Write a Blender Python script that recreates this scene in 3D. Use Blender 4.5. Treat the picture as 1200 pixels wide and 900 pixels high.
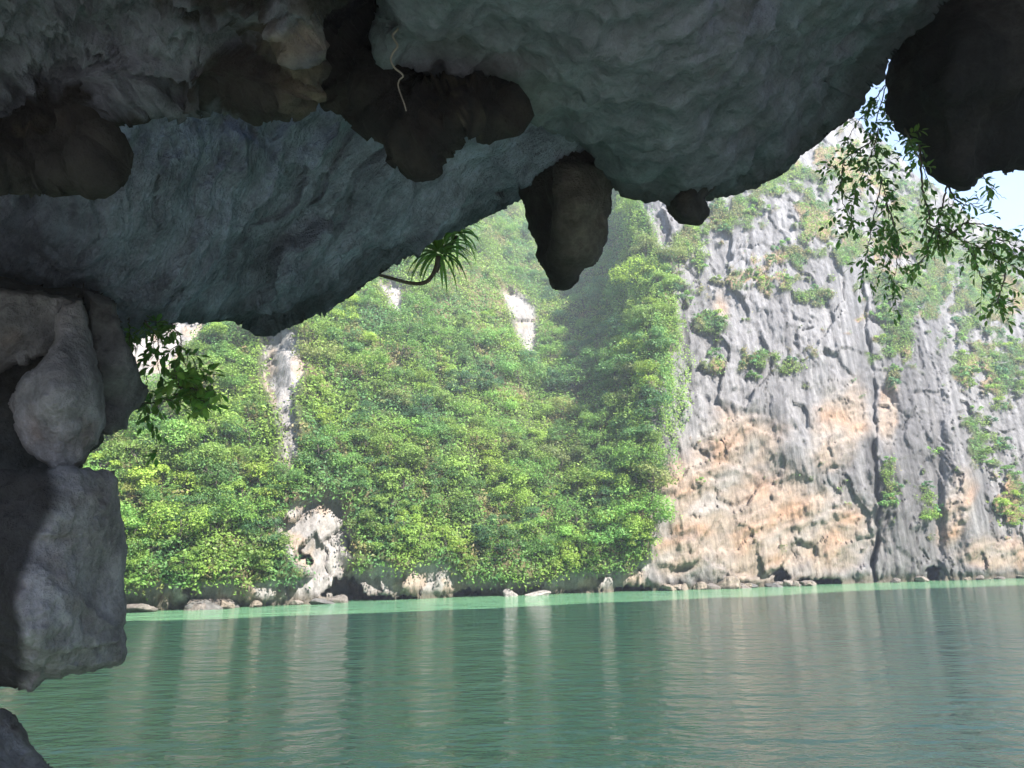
import bpy, math, random
import numpy as np
from mathutils import Vector, Matrix
random.seed(7); rng = np.random.default_rng(7)
PI = math.pi
for o in list(bpy.data.objects): bpy.data.objects.remove(o)
S = bpy.context.scene
COL = S.collection

# ------------------------------------------------------------------ camera
CH, FPX, PITCH, ROLL = 3.5, 900.0, math.radians(12.83), math.radians(0.86)
F0 = np.array([0, math.cos(PITCH), math.sin(PITCH)]); U0 = np.array([0, -math.sin(PITCH), math.cos(PITCH)]); R0 = np.array([1., 0, 0])
RV = R0*math.cos(ROLL) - U0*math.sin(ROLL); UV = U0*math.cos(ROLL) + R0*math.sin(ROLL)
CAM = np.array([0, 0, CH])
cd = bpy.data.cameras.new('camera'); cam = bpy.data.objects.new('camera', cd); COL.objects.link(cam)
cd.sensor_width = 36; cd.lens = FPX/1200*36; cd.clip_start = .1; cd.clip_end = 3000
M = Matrix(((RV[0], UV[0], -F0[0], 0), (RV[1], UV[1], -F0[1], 0), (RV[2], UV[2], -F0[2], CH), (0, 0, 0, 1)))
cam.matrix_world = M
S.camera = cam
# ------------------------------------------------------------------ sky, sun, exposure
SUN_DIR = np.array([.64, -.71, 0.88]); SUN_DIR = SUN_DIR/np.linalg.norm(SUN_DIR)
elev = math.asin(SUN_DIR[2]); az = math.atan2(SUN_DIR[0], SUN_DIR[1])
w = bpy.data.worlds.new('World'); S.world = w; w.use_nodes = True
nt = w.node_tree; bg = nt.nodes['Background']
sky = nt.nodes.new('ShaderNodeTexSky'); sky.sky_type = 'NISHITA'; sky.sun_disc = False
sky.sun_elevation = elev; sky.sun_rotation = az; sky.air_density = 1.0; sky.dust_density = .25; sky.ozone_density = 3.0
nt.links.new(sky.outputs[0], bg.inputs[0]); bg.inputs[1].default_value = 0.085
sl = bpy.data.lights.new('sun', 'SUN'); sl.energy = 3.6; sl.angle = math.radians(.5); sl.color = (1, .94, .86)
so = bpy.data.objects.new('sun', sl); COL.objects.link(so)
so.rotation_euler = Vector(SUN_DIR).to_track_quat('Z', 'Y').to_euler()
S.view_settings.view_transform = 'Standard'; S.view_settings.look = 'None'
S.view_settings.exposure = 2.52; S.view_settings.gamma = 1
S.render.engine = 'CYCLES'
S.cycles.max_bounces = 10; S.cycles.diffuse_bounces = 8; S.cycles.glossy_bounces = 3; S.cycles.transparent_max_bounces = 6
S.cycles.volume_bounces = 0
HAZE = 0.0016

# ------------------------------------------------------------------ projection helpers
def pixdir(px, py):
    px = np.asarray(px, float); py = np.asarray(py, float)
    return F0 + RV*((px-600)/FPX)[..., None] + UV*((450-py)/FPX)[..., None]
def topix(P):
    d = P - CAM; q = d@F0
    return 600 + FPX*(d@RV)/q, 450 - FPX*(d@UV)/q
def at(px, py, dep):            # point at camera depth dep
    return CAM + pixdir(px, py)*np.asarray(dep, float)[..., None]

# ------------------------------------------------------------------ noise
PERM = rng.permutation(256); PERM = np.concatenate([PERM, PERM, PERM]).astype(np.int32)
GR = rng.normal(size=(256, 3)); GR /= np.linalg.norm(GR, axis=1)[:, None]
RND = rng.random((256, 3))
def perlin(x, y, z):
    x = np.asarray(x, float); y = np.broadcast_to(np.asarray(y, float), x.shape); z = np.broadcast_to(np.asarray(z, float), x.shape)
    xi = np.floor(x).astype(np.int64); yi = np.floor(y).astype(np.int64); zi = np.floor(z).astype(np.int64)
    fx, fy, fz = x-xi, y-yi, z-zi
    u = fx*fx*fx*(fx*(fx*6-15)+10); v = fy*fy*fy*(fy*(fy*6-15)+10); w_ = fz*fz*fz*(fz*(fz*6-15)+10)
    out = 0
    for a in (0, 1):
        for b in (0, 1):
            for c in (0, 1):
                h = PERM[PERM[PERM[(xi+a) & 255]+((yi+b) & 255)]+((zi+c) & 255)]
                g = GR[h]
                dd = g[..., 0]*(fx-a)+g[..., 1]*(fy-b)+g[..., 2]*(fz-c)
                out = out + dd*(u if a else 1-u)*(v if b else 1-v)*(w_ if c else 1-w_)
    return out*1.5
def fbm(x, y, z, o=4, g=.5):
    s = 0; a = 1; f = 1
    for i in range(o):
        s = s + a*perlin(x*f+i*17.3, y*f+i*7.1, z*f-i*3.7); a *= g; f *= 2.03
    return s
def ridged(x, y, z, o=4, g=.5):
    s = 0; a = 1; f = 1
    for i in range(o):
        s = s + a*(1-2*np.abs(perlin(x*f+i*11.3, y*f+i*5.1, z*f-i*8.7))); a *= g; f *= 2.1
    return s/2
def worley(u, v, seed=0):
    ui = np.floor(u).astype(np.int64); vi = np.floor(v).astype(np.int64)
    f1 = np.full(u.shape, 9.); f2 = np.full(u.shape, 9.); idd = np.zeros(u.shape, int)
    for a in (-1, 0, 1):
        for b in (-1, 0, 1):
            h = PERM[PERM[(ui+a) & 255]+((vi+b+seed) & 255)]
            r = RND[h]
            d = np.hypot(ui+a+r[..., 0]-u, vi+b+r[..., 1]-v)
            n = d < f1
            f2 = np.where(n, f1, np.minimum(f2, d)); idd = np.where(n, h, idd); f1 = np.where(n, d, f1)
    return f1, f2, RND[idd, 2]
def facets(u, v, seed=0, jl=1.0):      # tilted plates: one random plane per cell
    ui = np.floor(u).astype(np.int64); vi = np.floor(v).astype(np.int64)
    f1 = np.full(u.shape, 9.); out = np.zeros(u.shape)
    for a in (-1, 0, 1):
        for b in (-1, 0, 1):
            h = PERM[PERM[(ui+a) & 255]+((vi+b+seed) & 255)]
            r = RND[h]; g = GR[h]
            dx = u-(ui+a+r[..., 0]); dy = v-(vi+b+r[..., 1]); d = np.abs(dx)+np.abs(dy)+.35*np.hypot(dx, dy)
            n = d < f1
            out = np.where(n, (r[..., 2]-.5)+jl*(g[..., 0]*dx+g[..., 1]*dy), out); f1 = np.where(n, d, f1)
    return out
def sstep(a, b, x):
    t = np.clip((x-a)/(b-a), 0, 1); return t*t*(3-2*t)
def lerp(a, b, t): return a+(b-a)*t

# ------------------------------------------------------------------ objects
def tag(o, label=None, cat=None, group=None, kind=None):
    if label: o['label'] = label
    if cat: o['category'] = cat
    if group: o['group'] = group
    if kind: o['kind'] = kind
    return o
def mesh(name, V, Fq, mats, col=None, smooth=True, tris=None):
    me = bpy.data.meshes.new(name)
    V = np.ascontiguousarray(V, dtype=np.float32).reshape(-1, 3)
    Fq = np.zeros((0, 4), int) if Fq is None else np.asarray(Fq, int).reshape(-1, 4)
    T = np.zeros((0, 3), int) if tris is None else np.asarray(tris, int).reshape(-1, 3)
    me.vertices.add(len(V)); me.vertices.foreach_set('co', V.ravel())
    me.loops.add(Fq.size+T.size); me.loops.foreach_set('vertex_index', np.concatenate([Fq.ravel(), T.ravel()]).astype(np.int32))
    me.polygons.add(len(Fq)+len(T))
    st = np.concatenate([np.arange(len(Fq))*4, len(Fq)*4+np.arange(len(T))*3]).astype(np.int32)
    me.polygons.foreach_set('loop_start', st)
    me.polygons.foreach_set('use_smooth', np.full(len(Fq)+len(T), smooth))
    if col is not None:
        at_ = me.color_attributes.new('Col', 'FLOAT_COLOR', 'POINT')
        c4 = np.ones((len(V), 4), np.float32); c4[:, :3] = col
        at_.data.foreach_set('color', c4.ravel())
    me.update(calc_edges=True); me.validate()
    me.materials.append(mats)
    return me
def obj(name, me, parent=None):
    o = bpy.data.objects.new(name, me); COL.objects.link(o)
    if parent: o.parent = parent
    return o
def empty(name, loc, rz=0):
    o = bpy.data.objects.new(name, None); COL.objects.link(o); o.location = loc; o.rotation_euler = (0, 0, rz); o.empty_display_size = .3
    return o
def gridfaces(nr, nc, flip=False):
    i = np.arange(nr-1)[:, None]*nc+np.arange(nc-1)[None]
    f = np.stack([i, i+1, i+nc+1, i+nc], -1).reshape(-1, 4)
    return f[:, ::-1] if flip else f
def tube(pts, rad, n=7):        # returns V, quads
    pts = np.asarray(pts, float); k = len(pts); rad = np.broadcast_to(np.asarray(rad, float), (k,))
    t = np.gradient(pts, axis=0); t /= np.linalg.norm(t, axis=1)[:, None]+1e-9
    ref = np.array([0.13, .31, .94]); V = []
    for i in range(k):
        a = np.cross(t[i], ref)
        if np.linalg.norm(a) < .2: a = np.cross(t[i], [1, 0, 0])
        a /= np.linalg.norm(a); b = np.cross(t[i], a)
        an = np.arange(n)*2*PI/n
        V.append(pts[i]+rad[i]*(np.cos(an)[:, None]*a+np.sin(an)[:, None]*b))
    V = np.concatenate(V); F = []
    for i in range(k-1):
        for j in range(n):
            F.append((i*n+j, i*n+(j+1) % n, (i+1)*n+(j+1) % n, (i+1)*n+j))
    V = np.concatenate([V, pts[:1], pts[-1:]])
    T = [(k*n, (j+1) % n, j) for j in range(n)]+[(k*n+1, (k-1)*n+j, (k-1)*n+(j+1) % n) for j in range(n)]
    return V, np.array(F), np.array(T)
class MB:
    def __init__(s): s.V = []; s.F = []; s.T = []; s.C = []; s.n = 0
    def add(s, V, F=None, T=None, col=(.5, .5, .5)):
        s.V.append(V)
        if F is not None and len(F): s.F.append(np.asarray(F)+s.n)
        if T is not None and len(T): s.T.append(np.asarray(T)+s.n)
        s.C.append(np.broadcast_to(np.asarray(col, float), (len(V), 3))); s.n += len(V)
    def tube(s, pts, rad, n=7, col=(.5, .5, .5)):
        V, F, T = tube(pts, rad, n); s.add(V, F, T, col)
    def build(s, name, mat, smooth=True):
        return mesh(name, np.concatenate(s.V), np.concatenate(s.F) if s.F else None, mat, np.concatenate(s.C), smooth, np.concatenate(s.T) if s.T else None)

# ------------------------------------------------------------------ materials
def mat(name):
    m = bpy.data.materials.new(name); m.use_nodes = True
    n = m.node_tree; b = n.nodes['Principled BSDF']; return m, n, b
def N(n, t, **k):
    q = n.nodes.new(t)
    for a, v in k.items():
        if a.startswith('i_'): q.inputs[a[2:].replace('_', ' ')].default_value = v
        else: setattr(q, a, v)
    return q
def noise_node(n, coord, scale, detail=6, rough=.6, scl=(1, 1, 1)):
    mp = n.nodes.new('ShaderNodeMapping'); mp.inputs['Scale'].default_value = scl
    n.links.new(coord, mp.inputs['Vector'])
    q = n.nodes.new('ShaderNodeTexNoise'); q.inputs['Scale'].default_value = scale; q.inputs['Detail'].default_value = detail; q.inputs['Roughness'].default_value = rough
    n.links.new(mp.outputs[0], q.inputs['Vector']); return q
def ramp(n, src, stops):
    r = n.nodes.new('ShaderNodeValToRGB'); e = r.color_ramp.elements
    while len(e) < len(stops): e.new(.5)
    for k, (p, c) in enumerate(stops):
        e[k].position = p; e[k].color = (*c, 1) if len(c) == 3 else c
    n.links.new(src, r.inputs[0]); return r
def mul(n, a, b, f=1.0):
    q = n.nodes.new('ShaderNodeMix'); q.data_type = 'RGBA'; q.blend_type = 'MULTIPLY'; q.inputs[0].default_value = f
    n.links.new(a, q.inputs[6]); n.links.new(b, q.inputs[7]); return q.outputs[2]
def rock_mat(name, s1, s2, bump, lo=.72, hi=1.2, rough=.9, voro=0):
    m, n, b = mat(name)
    tc = n.nodes.new('ShaderNodeTexCoord').outputs['Object']
    at_ = n.nodes.new('ShaderNodeVertexColor'); at_.layer_name = 'Col'
    a = noise_node(n, tc, s1, 8, .65); c = noise_node(n, tc, s2, 6, .7)
    r1 = ramp(n, a.outputs[0], [(.3, (lo, lo, lo)), (.7, (hi, hi, hi))])
    r2 = ramp(n, c.outputs[0], [(.3, (.75, .75, .75)), (.5, (1, 1, 1)), (.72, (1.2, 1.2, 1.2))])
    col = mul(n, mul(n, at_.outputs[0], r1.outputs[0]), r2.outputs[0])
    n.links.new(col, b.inputs['Base Color']); b.inputs['Roughness'].default_value = rough
    b.inputs['Specular IOR Level'].default_value = .25
    ad = n.nodes.new('ShaderNodeMath'); ad.operation = 'ADD'
    n.links.new(a.outputs[0], ad.inputs[0])
    m2 = n.nodes.new('ShaderNodeMath'); m2.operation = 'MULTIPLY'; m2.inputs[1].default_value = .45; n.links.new(c.outputs[0], m2.inputs[0])
    n.links.new(m2.outputs[0], ad.inputs[1])
    bp = n.nodes.new('ShaderNodeBump'); bp.inputs['Strength'].default_value = 1; bp.inputs['Distance'].default_value = bump
    n.links.new(ad.outputs[0], bp.inputs['Height']); n.links.new(bp.outputs[0], b.inputs['Normal'])
    return m
M_CLIFF = rock_mat('cliff_limestone', 1.3, 6.0, .09, .8, 1.16)
M_CAVE = rock_mat('cave_limestone', 5, 24.0, .16, .5, 1.45); M_PILLAR = rock_mat('pillar_limestone', 6, 30.0, .11, .55, 1.4)
M_STRI = rock_mat('striated_limestone', 3.0, 20.0, .10, .68, 1.28); M_PIT = rock_mat('pitted_limestone', 4.0, 17.0, .10, .68, 1.3)
def striate(m, ang, strength=.05, sc=(9, 1.1, 3), streak=None):
    n = m.node_tree; b = n.nodes['Principled BSDF']; old = b.inputs['Normal'].links[0].from_socket
    tc = n.nodes.new('ShaderNodeTexCoord'); mp = n.nodes.new('ShaderNodeMapping'); mp.inputs['Rotation'].default_value = (0, 0, ang)
    m2 = n.nodes.new('ShaderNodeMapping'); m2.inputs['Scale'].default_value = sc
    n.links.new(tc.outputs['Object'], mp.inputs[0]); n.links.new(mp.outputs[0], m2.inputs[0])
    q = n.nodes.new('ShaderNodeTexNoise'); q.inputs['Scale'].default_value = 1; q.inputs['Detail'].default_value = 7; q.inputs['Roughness'].default_value = .62; q.inputs['Distortion'].default_value = .25
    n.links.new(m2.outputs[0], q.inputs[0]); bp = n.nodes.new('ShaderNodeBump'); bp.inputs['Distance'].default_value = strength
    n.links.new(q.outputs[0], bp.inputs['Height']); n.links.new(old, bp.inputs['Normal']); n.links.new(bp.outputs[0], b.inputs['Normal'])
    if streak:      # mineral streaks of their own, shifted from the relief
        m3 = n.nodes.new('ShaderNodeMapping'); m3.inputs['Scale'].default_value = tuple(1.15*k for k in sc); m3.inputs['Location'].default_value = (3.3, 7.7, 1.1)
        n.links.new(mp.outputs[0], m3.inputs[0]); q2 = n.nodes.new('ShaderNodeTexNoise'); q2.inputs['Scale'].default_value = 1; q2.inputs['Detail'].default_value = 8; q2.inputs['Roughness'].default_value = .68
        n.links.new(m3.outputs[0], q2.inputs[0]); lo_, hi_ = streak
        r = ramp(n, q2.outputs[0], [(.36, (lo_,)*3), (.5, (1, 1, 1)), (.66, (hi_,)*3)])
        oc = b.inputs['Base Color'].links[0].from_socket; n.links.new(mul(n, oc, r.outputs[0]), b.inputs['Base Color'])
def leaf_mat(name, trans=.35, var=.35, rough=.45, spec=.3):
    m, n, b = mat(name)
    at_ = n.nodes.new('ShaderNodeVertexColor'); at_.layer_name = 'Col'
    oi = n.nodes.new('ShaderNodeObjectInfo')
    r = ramp(n, oi.outputs['Random'], [(0, (1-var, 1-var, 1-.5*var)), (.5, (1, 1, 1)), (1, (1+var*1.1, 1+var*.7, 1))])
    col = mul(n, at_.outputs[0], r.outputs[0])
    n.links.new(col, b.inputs['Base Color']); b.inputs['Roughness'].default_value = rough; b.inputs['Specular IOR Level'].default_value = spec
    tr = n.nodes.new('ShaderNodeBsdfTranslucent'); n.links.new(col, tr.inputs[0])
    mx = n.nodes.new('ShaderNodeMixShader'); mx.inputs[0].default_value = trans
    n.links.new(b.outputs[0], mx.inputs[1]); n.links.new(tr.outputs[0], mx.inputs[2])
    n.links.new(mx.outputs[0], n.nodes['Material Output'].inputs[0]); return m
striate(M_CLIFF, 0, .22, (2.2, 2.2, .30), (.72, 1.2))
M_LEAF = leaf_mat('foliage', .42); M_NEARLEAF = leaf_mat('glossy_leaf', .42, .1, .4, .4)
m_, n_, b_ = mat('bark'); M_BARK = m_
tc = n_.nodes.new('ShaderNodeTexCoord').outputs['Object']; q = noise_node(n_, tc, 6, 6, .6, (3, 3, 1))
r = ramp(n_, q.outputs[0], [(.3, (.035, .03, .025)), (.7, (.12, .10, .08))]); n_.links.new(r.outputs[0], b_.inputs['Base Color']); b_.inputs['Roughness'].default_value = .9
m_, n_, b_ = mat('pale_root'); M_ROOT = m_
q = noise_node(n_, n_.nodes.new('ShaderNodeTexCoord').outputs['Object'], 9, 5, .6)
r = ramp(n_, q.outputs[0], [(.3, (.13, .115, .10)), (.7, (.27, .245, .21))]); n_.links.new(r.outputs[0], b_.inputs['Base Color']); b_.inputs['Roughness'].default_value = .8

# ------------------------------------------------------------------ water
m_, n_, b_ = mat('sea_water'); M_WATER = m_
tc = n_.nodes.new('ShaderNodeTexCoord').outputs['Object']
big = noise_node(n_, tc, .05, 3, .5)
r = ramp(n_, big.outputs[0], [(.35, (.12, .285, .17)), (.65, (.17, .36, .19))])
n_.links.new(r.outputs[0], b_.inputs['Base Color']); b_.inputs['Roughness'].default_value = .055; b_.inputs['IOR'].default_value = 1.48
h1 = noise_node(n_, tc, .42, 3, .55, (.75, 1.25, 1)); h2 = noise_node(n_, tc, 1.5, 4, .55, (.75, 1.3, 1)); h3 = noise_node(n_, tc, 6., 3, .6, (.8, 1.2, 1))
def mm(n, op, a, b):
    q = n.nodes.new('ShaderNodeMath'); q.operation = op
    for i, v in enumerate((a, b)):
        if isinstance(v, (int, float)): q.inputs[i].default_value = v
        else: n.links.new(v, q.inputs[i])
    return q.outputs[0]
hh = mm(n_, 'ADD', mm(n_, 'ADD', mm(n_, 'MULTIPLY', h1.outputs[0], .38), mm(n_, 'MULTIPLY', h2.outputs[0], .20)), mm(n_, 'MULTIPLY', h3.outputs[0], .022))
bp = n_.nodes.new('ShaderNodeBump'); bp.inputs['Distance'].default_value = 1.0; bp.inputs['Strength'].default_value = .8
n_.links.new(hh, bp.inputs['Height']); n_.links.new(bp.outputs[0], b_.inputs['Normal'])
wm = mesh('water', np.array([(-700, -300, 0), (900, -300, 0), (900, 900, 0), (-700, 900, 0)]), [(0, 1, 2, 3)], M_WATER, smooth=False)
tag(obj('water', wm), kind='structure')
sm = mesh('seabed', np.array([(-900, -500, -6), (1100, -500, -6), (1100, 1100, -6), (-900, 1100, -6)]), [(0, 1, 2, 3)], M_CLIFF, np.full((4, 3), .1), smooth=False)
tag(obj('seabed', sm), kind='structure')

# ------------------------------------------------------------------ far cliff (terrain)
shx = np.array([-400, 0, 150, 250, 400, 520, 600, 700, 800, 950, 1100, 1200, 1600])
shy = np.array([748, 724, 717, 713, 706, 701, 698, 695, 691.5, 686, 681, 677.5, 667])
d = pixdir(shx, shy); tt = -CH/d[:, 2]; shP = CAM+d*tt[:, None]
sh_c = 600+900*shP[:, 0]/shP[:, 1]; sh_Y = shP[:, 1]
TC = np.array([-400, 150, 330, 480, 580, 650, 710, 755, 800, 900, 1010, 1050, 1120, 1200, 1600])
TZ = np.array([-3, 0, 5, 15, 30, 45, 60, 80, 120])
TB = np.array([
 [0, 0, 2, 8, 20, 32, 45, 62, 100], [0, 0, 2, 8, 18, 30, 42, 60, 95], [0, 0, 1.5, 6, 15, 27, 40, 58, 92],
 [0, 0, 1.5, 6, 15, 27, 40, 60, 95], [0, 0, 1.5, 7, 20, 34, 48, 70, 105], [0, 0, 2, 9, 26, 42, 57, 75, 110],
 [0, 0, 1.5, 6, 19, 34, 49, 66, 100], [0, 0, .5, 2.5, 7, 14, 23, 40, 75], [0, 0, .3, 2, 5, 9, 16, 31, 65],
 [0, 0, .2, 1.5, 4, 7.5, 14, 27, 60], [0, 0, .2, 1.5, 4, 8, 15, 28, 60], [1.5, 1.5, 2, 4.5, 9, 14, 22, 36, 70],
 [0, 0, .5, 2.5, 7, 14, 25, 42, 80], [1.5, 1.5, 2, 5, 12, 20, 34, 55, 90], [2, 2, 3, 9, 20, 32, 48, 66, 100]], float)
NC, NR = 1180, 440
cc = np.linspace(-330, 1560, NC)
# smooth table onto fine grid
zz = np.linspace(-3, 118, 243)
tmp = np.array([np.interp(zz, TZ, TB[i]) for i in range(len(TC))])
setb = np.array([np.interp(cc, TC, tmp[:, j]) for j in range(len(zz))])         # z, c
def blur(a, k, ax):
    g = np.exp(-.5*(np.arange(-3*k, 3*k+1)/k)**2); g /= g.sum()
    pad = [(0, 0), (0, 0)]; pad[ax] = (3*k, 3*k)
    return np.apply_along_axis(lambda v: np.convolve(v, g, 'valid'), ax, np.pad(a, pad, 'edge'))
setb = blur(blur(setb, 9, 1), 5, 0)
Y0 = np.interp(cc, sh_c, sh_Y)
def surfY(ci, z):   # ci column index array, z array
    f = np.clip((z+3)/.5, 0, len(zz)-1.001); i = f.astype(int); t = f-i
    return Y0[ci]+setb[i, ci]*(1-t)+setb[np.minimum(i+1, len(zz)-1), ci]*t
acol = (cc-600)/900
# crest
outx = np.array([-400, 400, 760, 900, 960, 1021, 1065, 1105, 1150, 1200, 1300, 1700]); outy = np.array([-40, -20, 0, 70, 110, 150, 196, 224, 262, 288, 330, 430])
ztop = np.full(NC, 100.)
zs = np.linspace(5, 110, 300)
for i in range(NC):
    Y = surfY(np.full(300, i), zs); P = np.stack([acol[i]*Y, Y, zs], -1); px, py = topix(P)
    k = np.where(py < np.interp(px, outx, outy))[0]
    if len(k): ztop[i] = zs[k[0]]
ztop = blur(ztop[None], 6, 1)[0]
ztop = ztop + 2.0*fbm(cc*.02, cc*0, cc*0+3, 4)
NB = 26
v = np.linspace(0, 1, NR-NB)**1.0
CI = np.broadcast_to(np.arange(NC), (NR, NC))
Z = np.zeros((NR, NC)); Y = np.zeros((NR, NC))
Z[:NR-NB] = -2.5+(ztop[None]+2.5)*v[:, None]
Y[:NR-NB] = surfY(CI[:NR-NB], Z[:NR-NB])
tb = np.linspace(0, 1, NB+1)[1:, None]
Y[NR-NB:] = Y[NR-NB-1]+90*tb**1.2
Z[NR-NB:] = ztop[None]+3*np.sin(tb*3)-12*tb
X = acol[None]*Y
P0 = np.stack([X, Y, Z], -1)
PX, PY = topix(P0)
# along-shore coordinate
sX = acol*Y0; su = np.concatenate([[0], np.cumsum(np.hypot(np.diff(sX), np.diff(Y0)))]); SU = np.broadcast_to(su, (NR, NC))

def segdist(px, py, poly):
    poly = np.asarray(poly, float); q = np.roll(poly, -1, 0)
    best = np.full(px.shape, 1e9); ins = np.zeros(px.shape, bool); bx = np.zeros(px.shape); by = np.zeros(px.shape)
    for (x0, y0), (x1, y1) in zip(poly, q):
        dx, dy = x1-x0, y1-y0; L = dx*dx+dy*dy+1e-9
        t = np.clip(((px-x0)*dx+(py-y0)*dy)/L, 0, 1)
        cx, cy = x0+t*dx, y0+t*dy; dd = (px-cx)**2+(py-cy)**2
        n = dd < best; best = np.where(n, dd, best); bx = np.where(n, cx, bx); by = np.where(n, cy, by)
        if y0 != y1:
            cr = ((y0 > py) != (y1 > py)) & (px < (x1-x0)*(py-y0)/(y1-y0)+x0)
            ins ^= cr
    return np.where(ins, 1, -1)*np.sqrt(best), bx, by
nlo = fbm(PX/60, PY/60, PX*0+1.5, 4); nmid = fbm(PX/22, PY/22, PX*0+7.5, 3)
def pm(poly, soft=8, jit=10):
    s = segdist(PX, PY, poly)[0]; return sstep(-soft, soft, s+nlo*jit+nmid*jit*.6)
def blob(x, y, rx, ry, ang=0):
    a = math.radians(ang); dx = PX-x; dy = PY-y
    u = (dx*math.cos(a)+dy*math.sin(a))/rx; v_ = (-dx*math.sin(a)+dy*math.cos(a))/ry
    return np.exp(-(u*u+v_*v_))
SHY = np.interp(PX, shx, shy)
hsh = SHY-PY            # pixels above shoreline
mcliff = pm([(752, 720), (765, 640), (772, 560), (760, 500), (785, 430), (800, 400), (792, 340), (775, 290), (745, 240), (740, 150), (900, -60), (1800, -60), (1800, 740)], 6, 8)
patches = [[(303, 380), (345, 390), (356, 440), (344, 480), (352, 545), (332, 555), (322, 480), (310, 450)],
           [(322, 605), (395, 575), (415, 640), (408, 672), (380, 690), (335, 655)],
           [(590, 345), (606, 346), (628, 368), (626, 420), (612, 414), (600, 380)], [(120, 370), (245, 368), (228, 400), (185, 450), (120, 450)],
           [(440, 325), (472, 332), (472, 368), (455, 362)], [(745, 235), (790, 240), (800, 300), (775, 300)]]
mp = np.zeros_like(PX)
for p_ in patches: mp = np.maximum(mp, pm(p_, 5, 5))
band = np.interp(PX, [0, 150, 300, 380, 420, 520, 545, 640, 700, 760], [26, 30, 26, 30, 42, 40, 20, 14, 24, 30])
mshore = 1-sstep(band-3, band+5, hsh+nmid*9)
rock = np.maximum(np.maximum(mcliff, mp), mshore)
# vegetation on the right cliffs
vr = .0*PX
for b in [(905, 210, 60, 30), (860, 250, 50, 28), (950, 260, 30, 50), (1000, 200, 60, 40), (1060, 270, 60, 70), (1080, 340, 70, 55), (1160, 340, 70, 70), (1048, 400, 26, 50), (1130, 430, 24, 26), (1180, 430, 40, 50),
          (900, 425, 45, 15), (810, 300, 26, 46), (1150, 520, 24, 40, -30), (1185, 580, 20, 40), (1040, 560, 10, 40), (1085, 590, 12, 26), (835, 380, 30, 18), (880, 330, 60, 16), (930, 300, 40, 14), (960, 350, 30, 12), (1000, 290, 30, 30), (840, 430, 20, 12), (1100, 300, 60, 40)]:
    vr = np.maximum(vr, blob(*b))
sp = fbm(PX/16, PY/13, PX*0+33.3, 3)
veg_r = sstep(.0, .35, vr*1.15-.55+sp*.8)*mcliff
tiny = sstep(.62, .8, perlin(PX/11, PY/9, PX*0+51)+.35*perlin(PX/60, PY/60, PX*0+5))*mcliff*(hsh > 110)
VEG = np.clip(np.maximum((1-rock), np.maximum(veg_r, tiny*.9)*(1-mshore)), 0, 1)
VEG[NR-NB:] = 1
GREY = mcliff*(1-VEG)
warm = np.maximum.reduce([blob(830, 590, 75, 75), blob(900, 600, 90, 70), blob(960, 620, 70, 60), blob(1040, 480, 14, 50), blob(1120, 600, 22, 60, 15), blob(1160, 650, 60, 22), blob(800, 650, 50, 30), blob(985, 500, 35, 70, 20), blob(870, 520, 60, 40), blob(845, 370, 14, 30)*.8])
warm = sstep(.25, .85, np.maximum(warm, .8*blob(890, 630, 140, 85))+.2*nlo+.14*nmid)
# small displacement in Y
u_, z_ = SU, Z
wu = u_+2.2*fbm(u_*.12, z_*.12, u_*0, 3)+.5*fbm(u_*.6, z_*.5, u_*0+6, 2); wz = z_+2.5*fbm(u_*.12, z_*.12, u_*0+9, 3)
flute = ridged(wu*.45+.06*z_, z_*.06, u_*0+2, 4)
w1, w2, wid = worley(wu/4.2, wz/8.0)
w3, w4, wid2 = worley(wu/1.5+.1*wz, wz/3.0, 31)
crack = sstep(0, .06, w2-w1); crack2 = sstep(0, .09, w4-w3)
strata = fbm(wu*.16+.06*wz, (wz-wu*.22)*.34, u_*0+5, 5, .6)
big = fbm(X*.06, Y*.06, Z*.05, 4)
med = fbm(X*.3, Y*.3, Z*.22, 4)
cm = sstep(-.1, .5, fbm(u_*.2, z_*.15, u_*0+61, 3))
fw = .12*fbm(u_*1.2, z_*1.2, u_*0+71, 3)
facG = .95*facets(wu/5.5, wz/10.0, 3, .8)+.32*facets(wu/2.2+fw+.10*wz, wz/4.8, 13, .8)+.14*facets(wu/.9+fw, wz/2.2+fw, 23, .7)
bu = u_*.95+z_*.3; bz = z_*.95-u_*.25+1.2*fbm(u_*.1, z_*.1, u_*0+81, 3)
led = (bz/1.5+.5*fbm(u_*.2, z_*.2, u_*0+83, 2)) % 1.0; led = led-sstep(.7, 1, led); led2 = (bz/.8+.6*fbm(u_*.4, z_*.3, u_*0+85, 2)) % 1.0; led2 = led2-sstep(.6, 1, led2)
facW = .9*facets(bu/7.0, bz/4.2, 5)+.34*facets(bu/3.4+fw, bz/1.3+fw, 15, .7)+.07*facets(bu/1.6+fw, bz/.9+fw, 25, .7)+(.55*led+.2*led2)*sstep(-.4, .4, fbm(u_*.15, z_*.2, u_*0+87, 3))
strata = facW
finer = fbm(X*1.3, Y*1.3, Z*1.1, 4, .6)
rockD = 1.6*big + .35*med - GREY*(1-warm)*(.20*flute+facG) - warm*mcliff*facW + GREY*cm*(.5*(1-crack)+.25*(1-crack2)) + (1-mcliff)*(-.9*facets(wu/2.8, wz/3.5, 9)-.4*facets(wu/1.1+fw, wz/1.3, 19))*rock - (.10*finer+.20*fbm(wu*1.1, wz*.28, u_*0+66, 4, .6)*GREY)*rock
d1, _, did = worley(u_/3.6, z_/2.8+.2*u_/3.6, 77); d3, _, _ = worley(u_/1.5, z_/1.3, 5)
vegD = -VEG*((1.9*np.sqrt(np.clip(1-d1*d1*1.2, 0, 1))+.6*np.clip(1-d3, 0, 1))*np.where(mcliff > .5, .3, 1)) 
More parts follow.
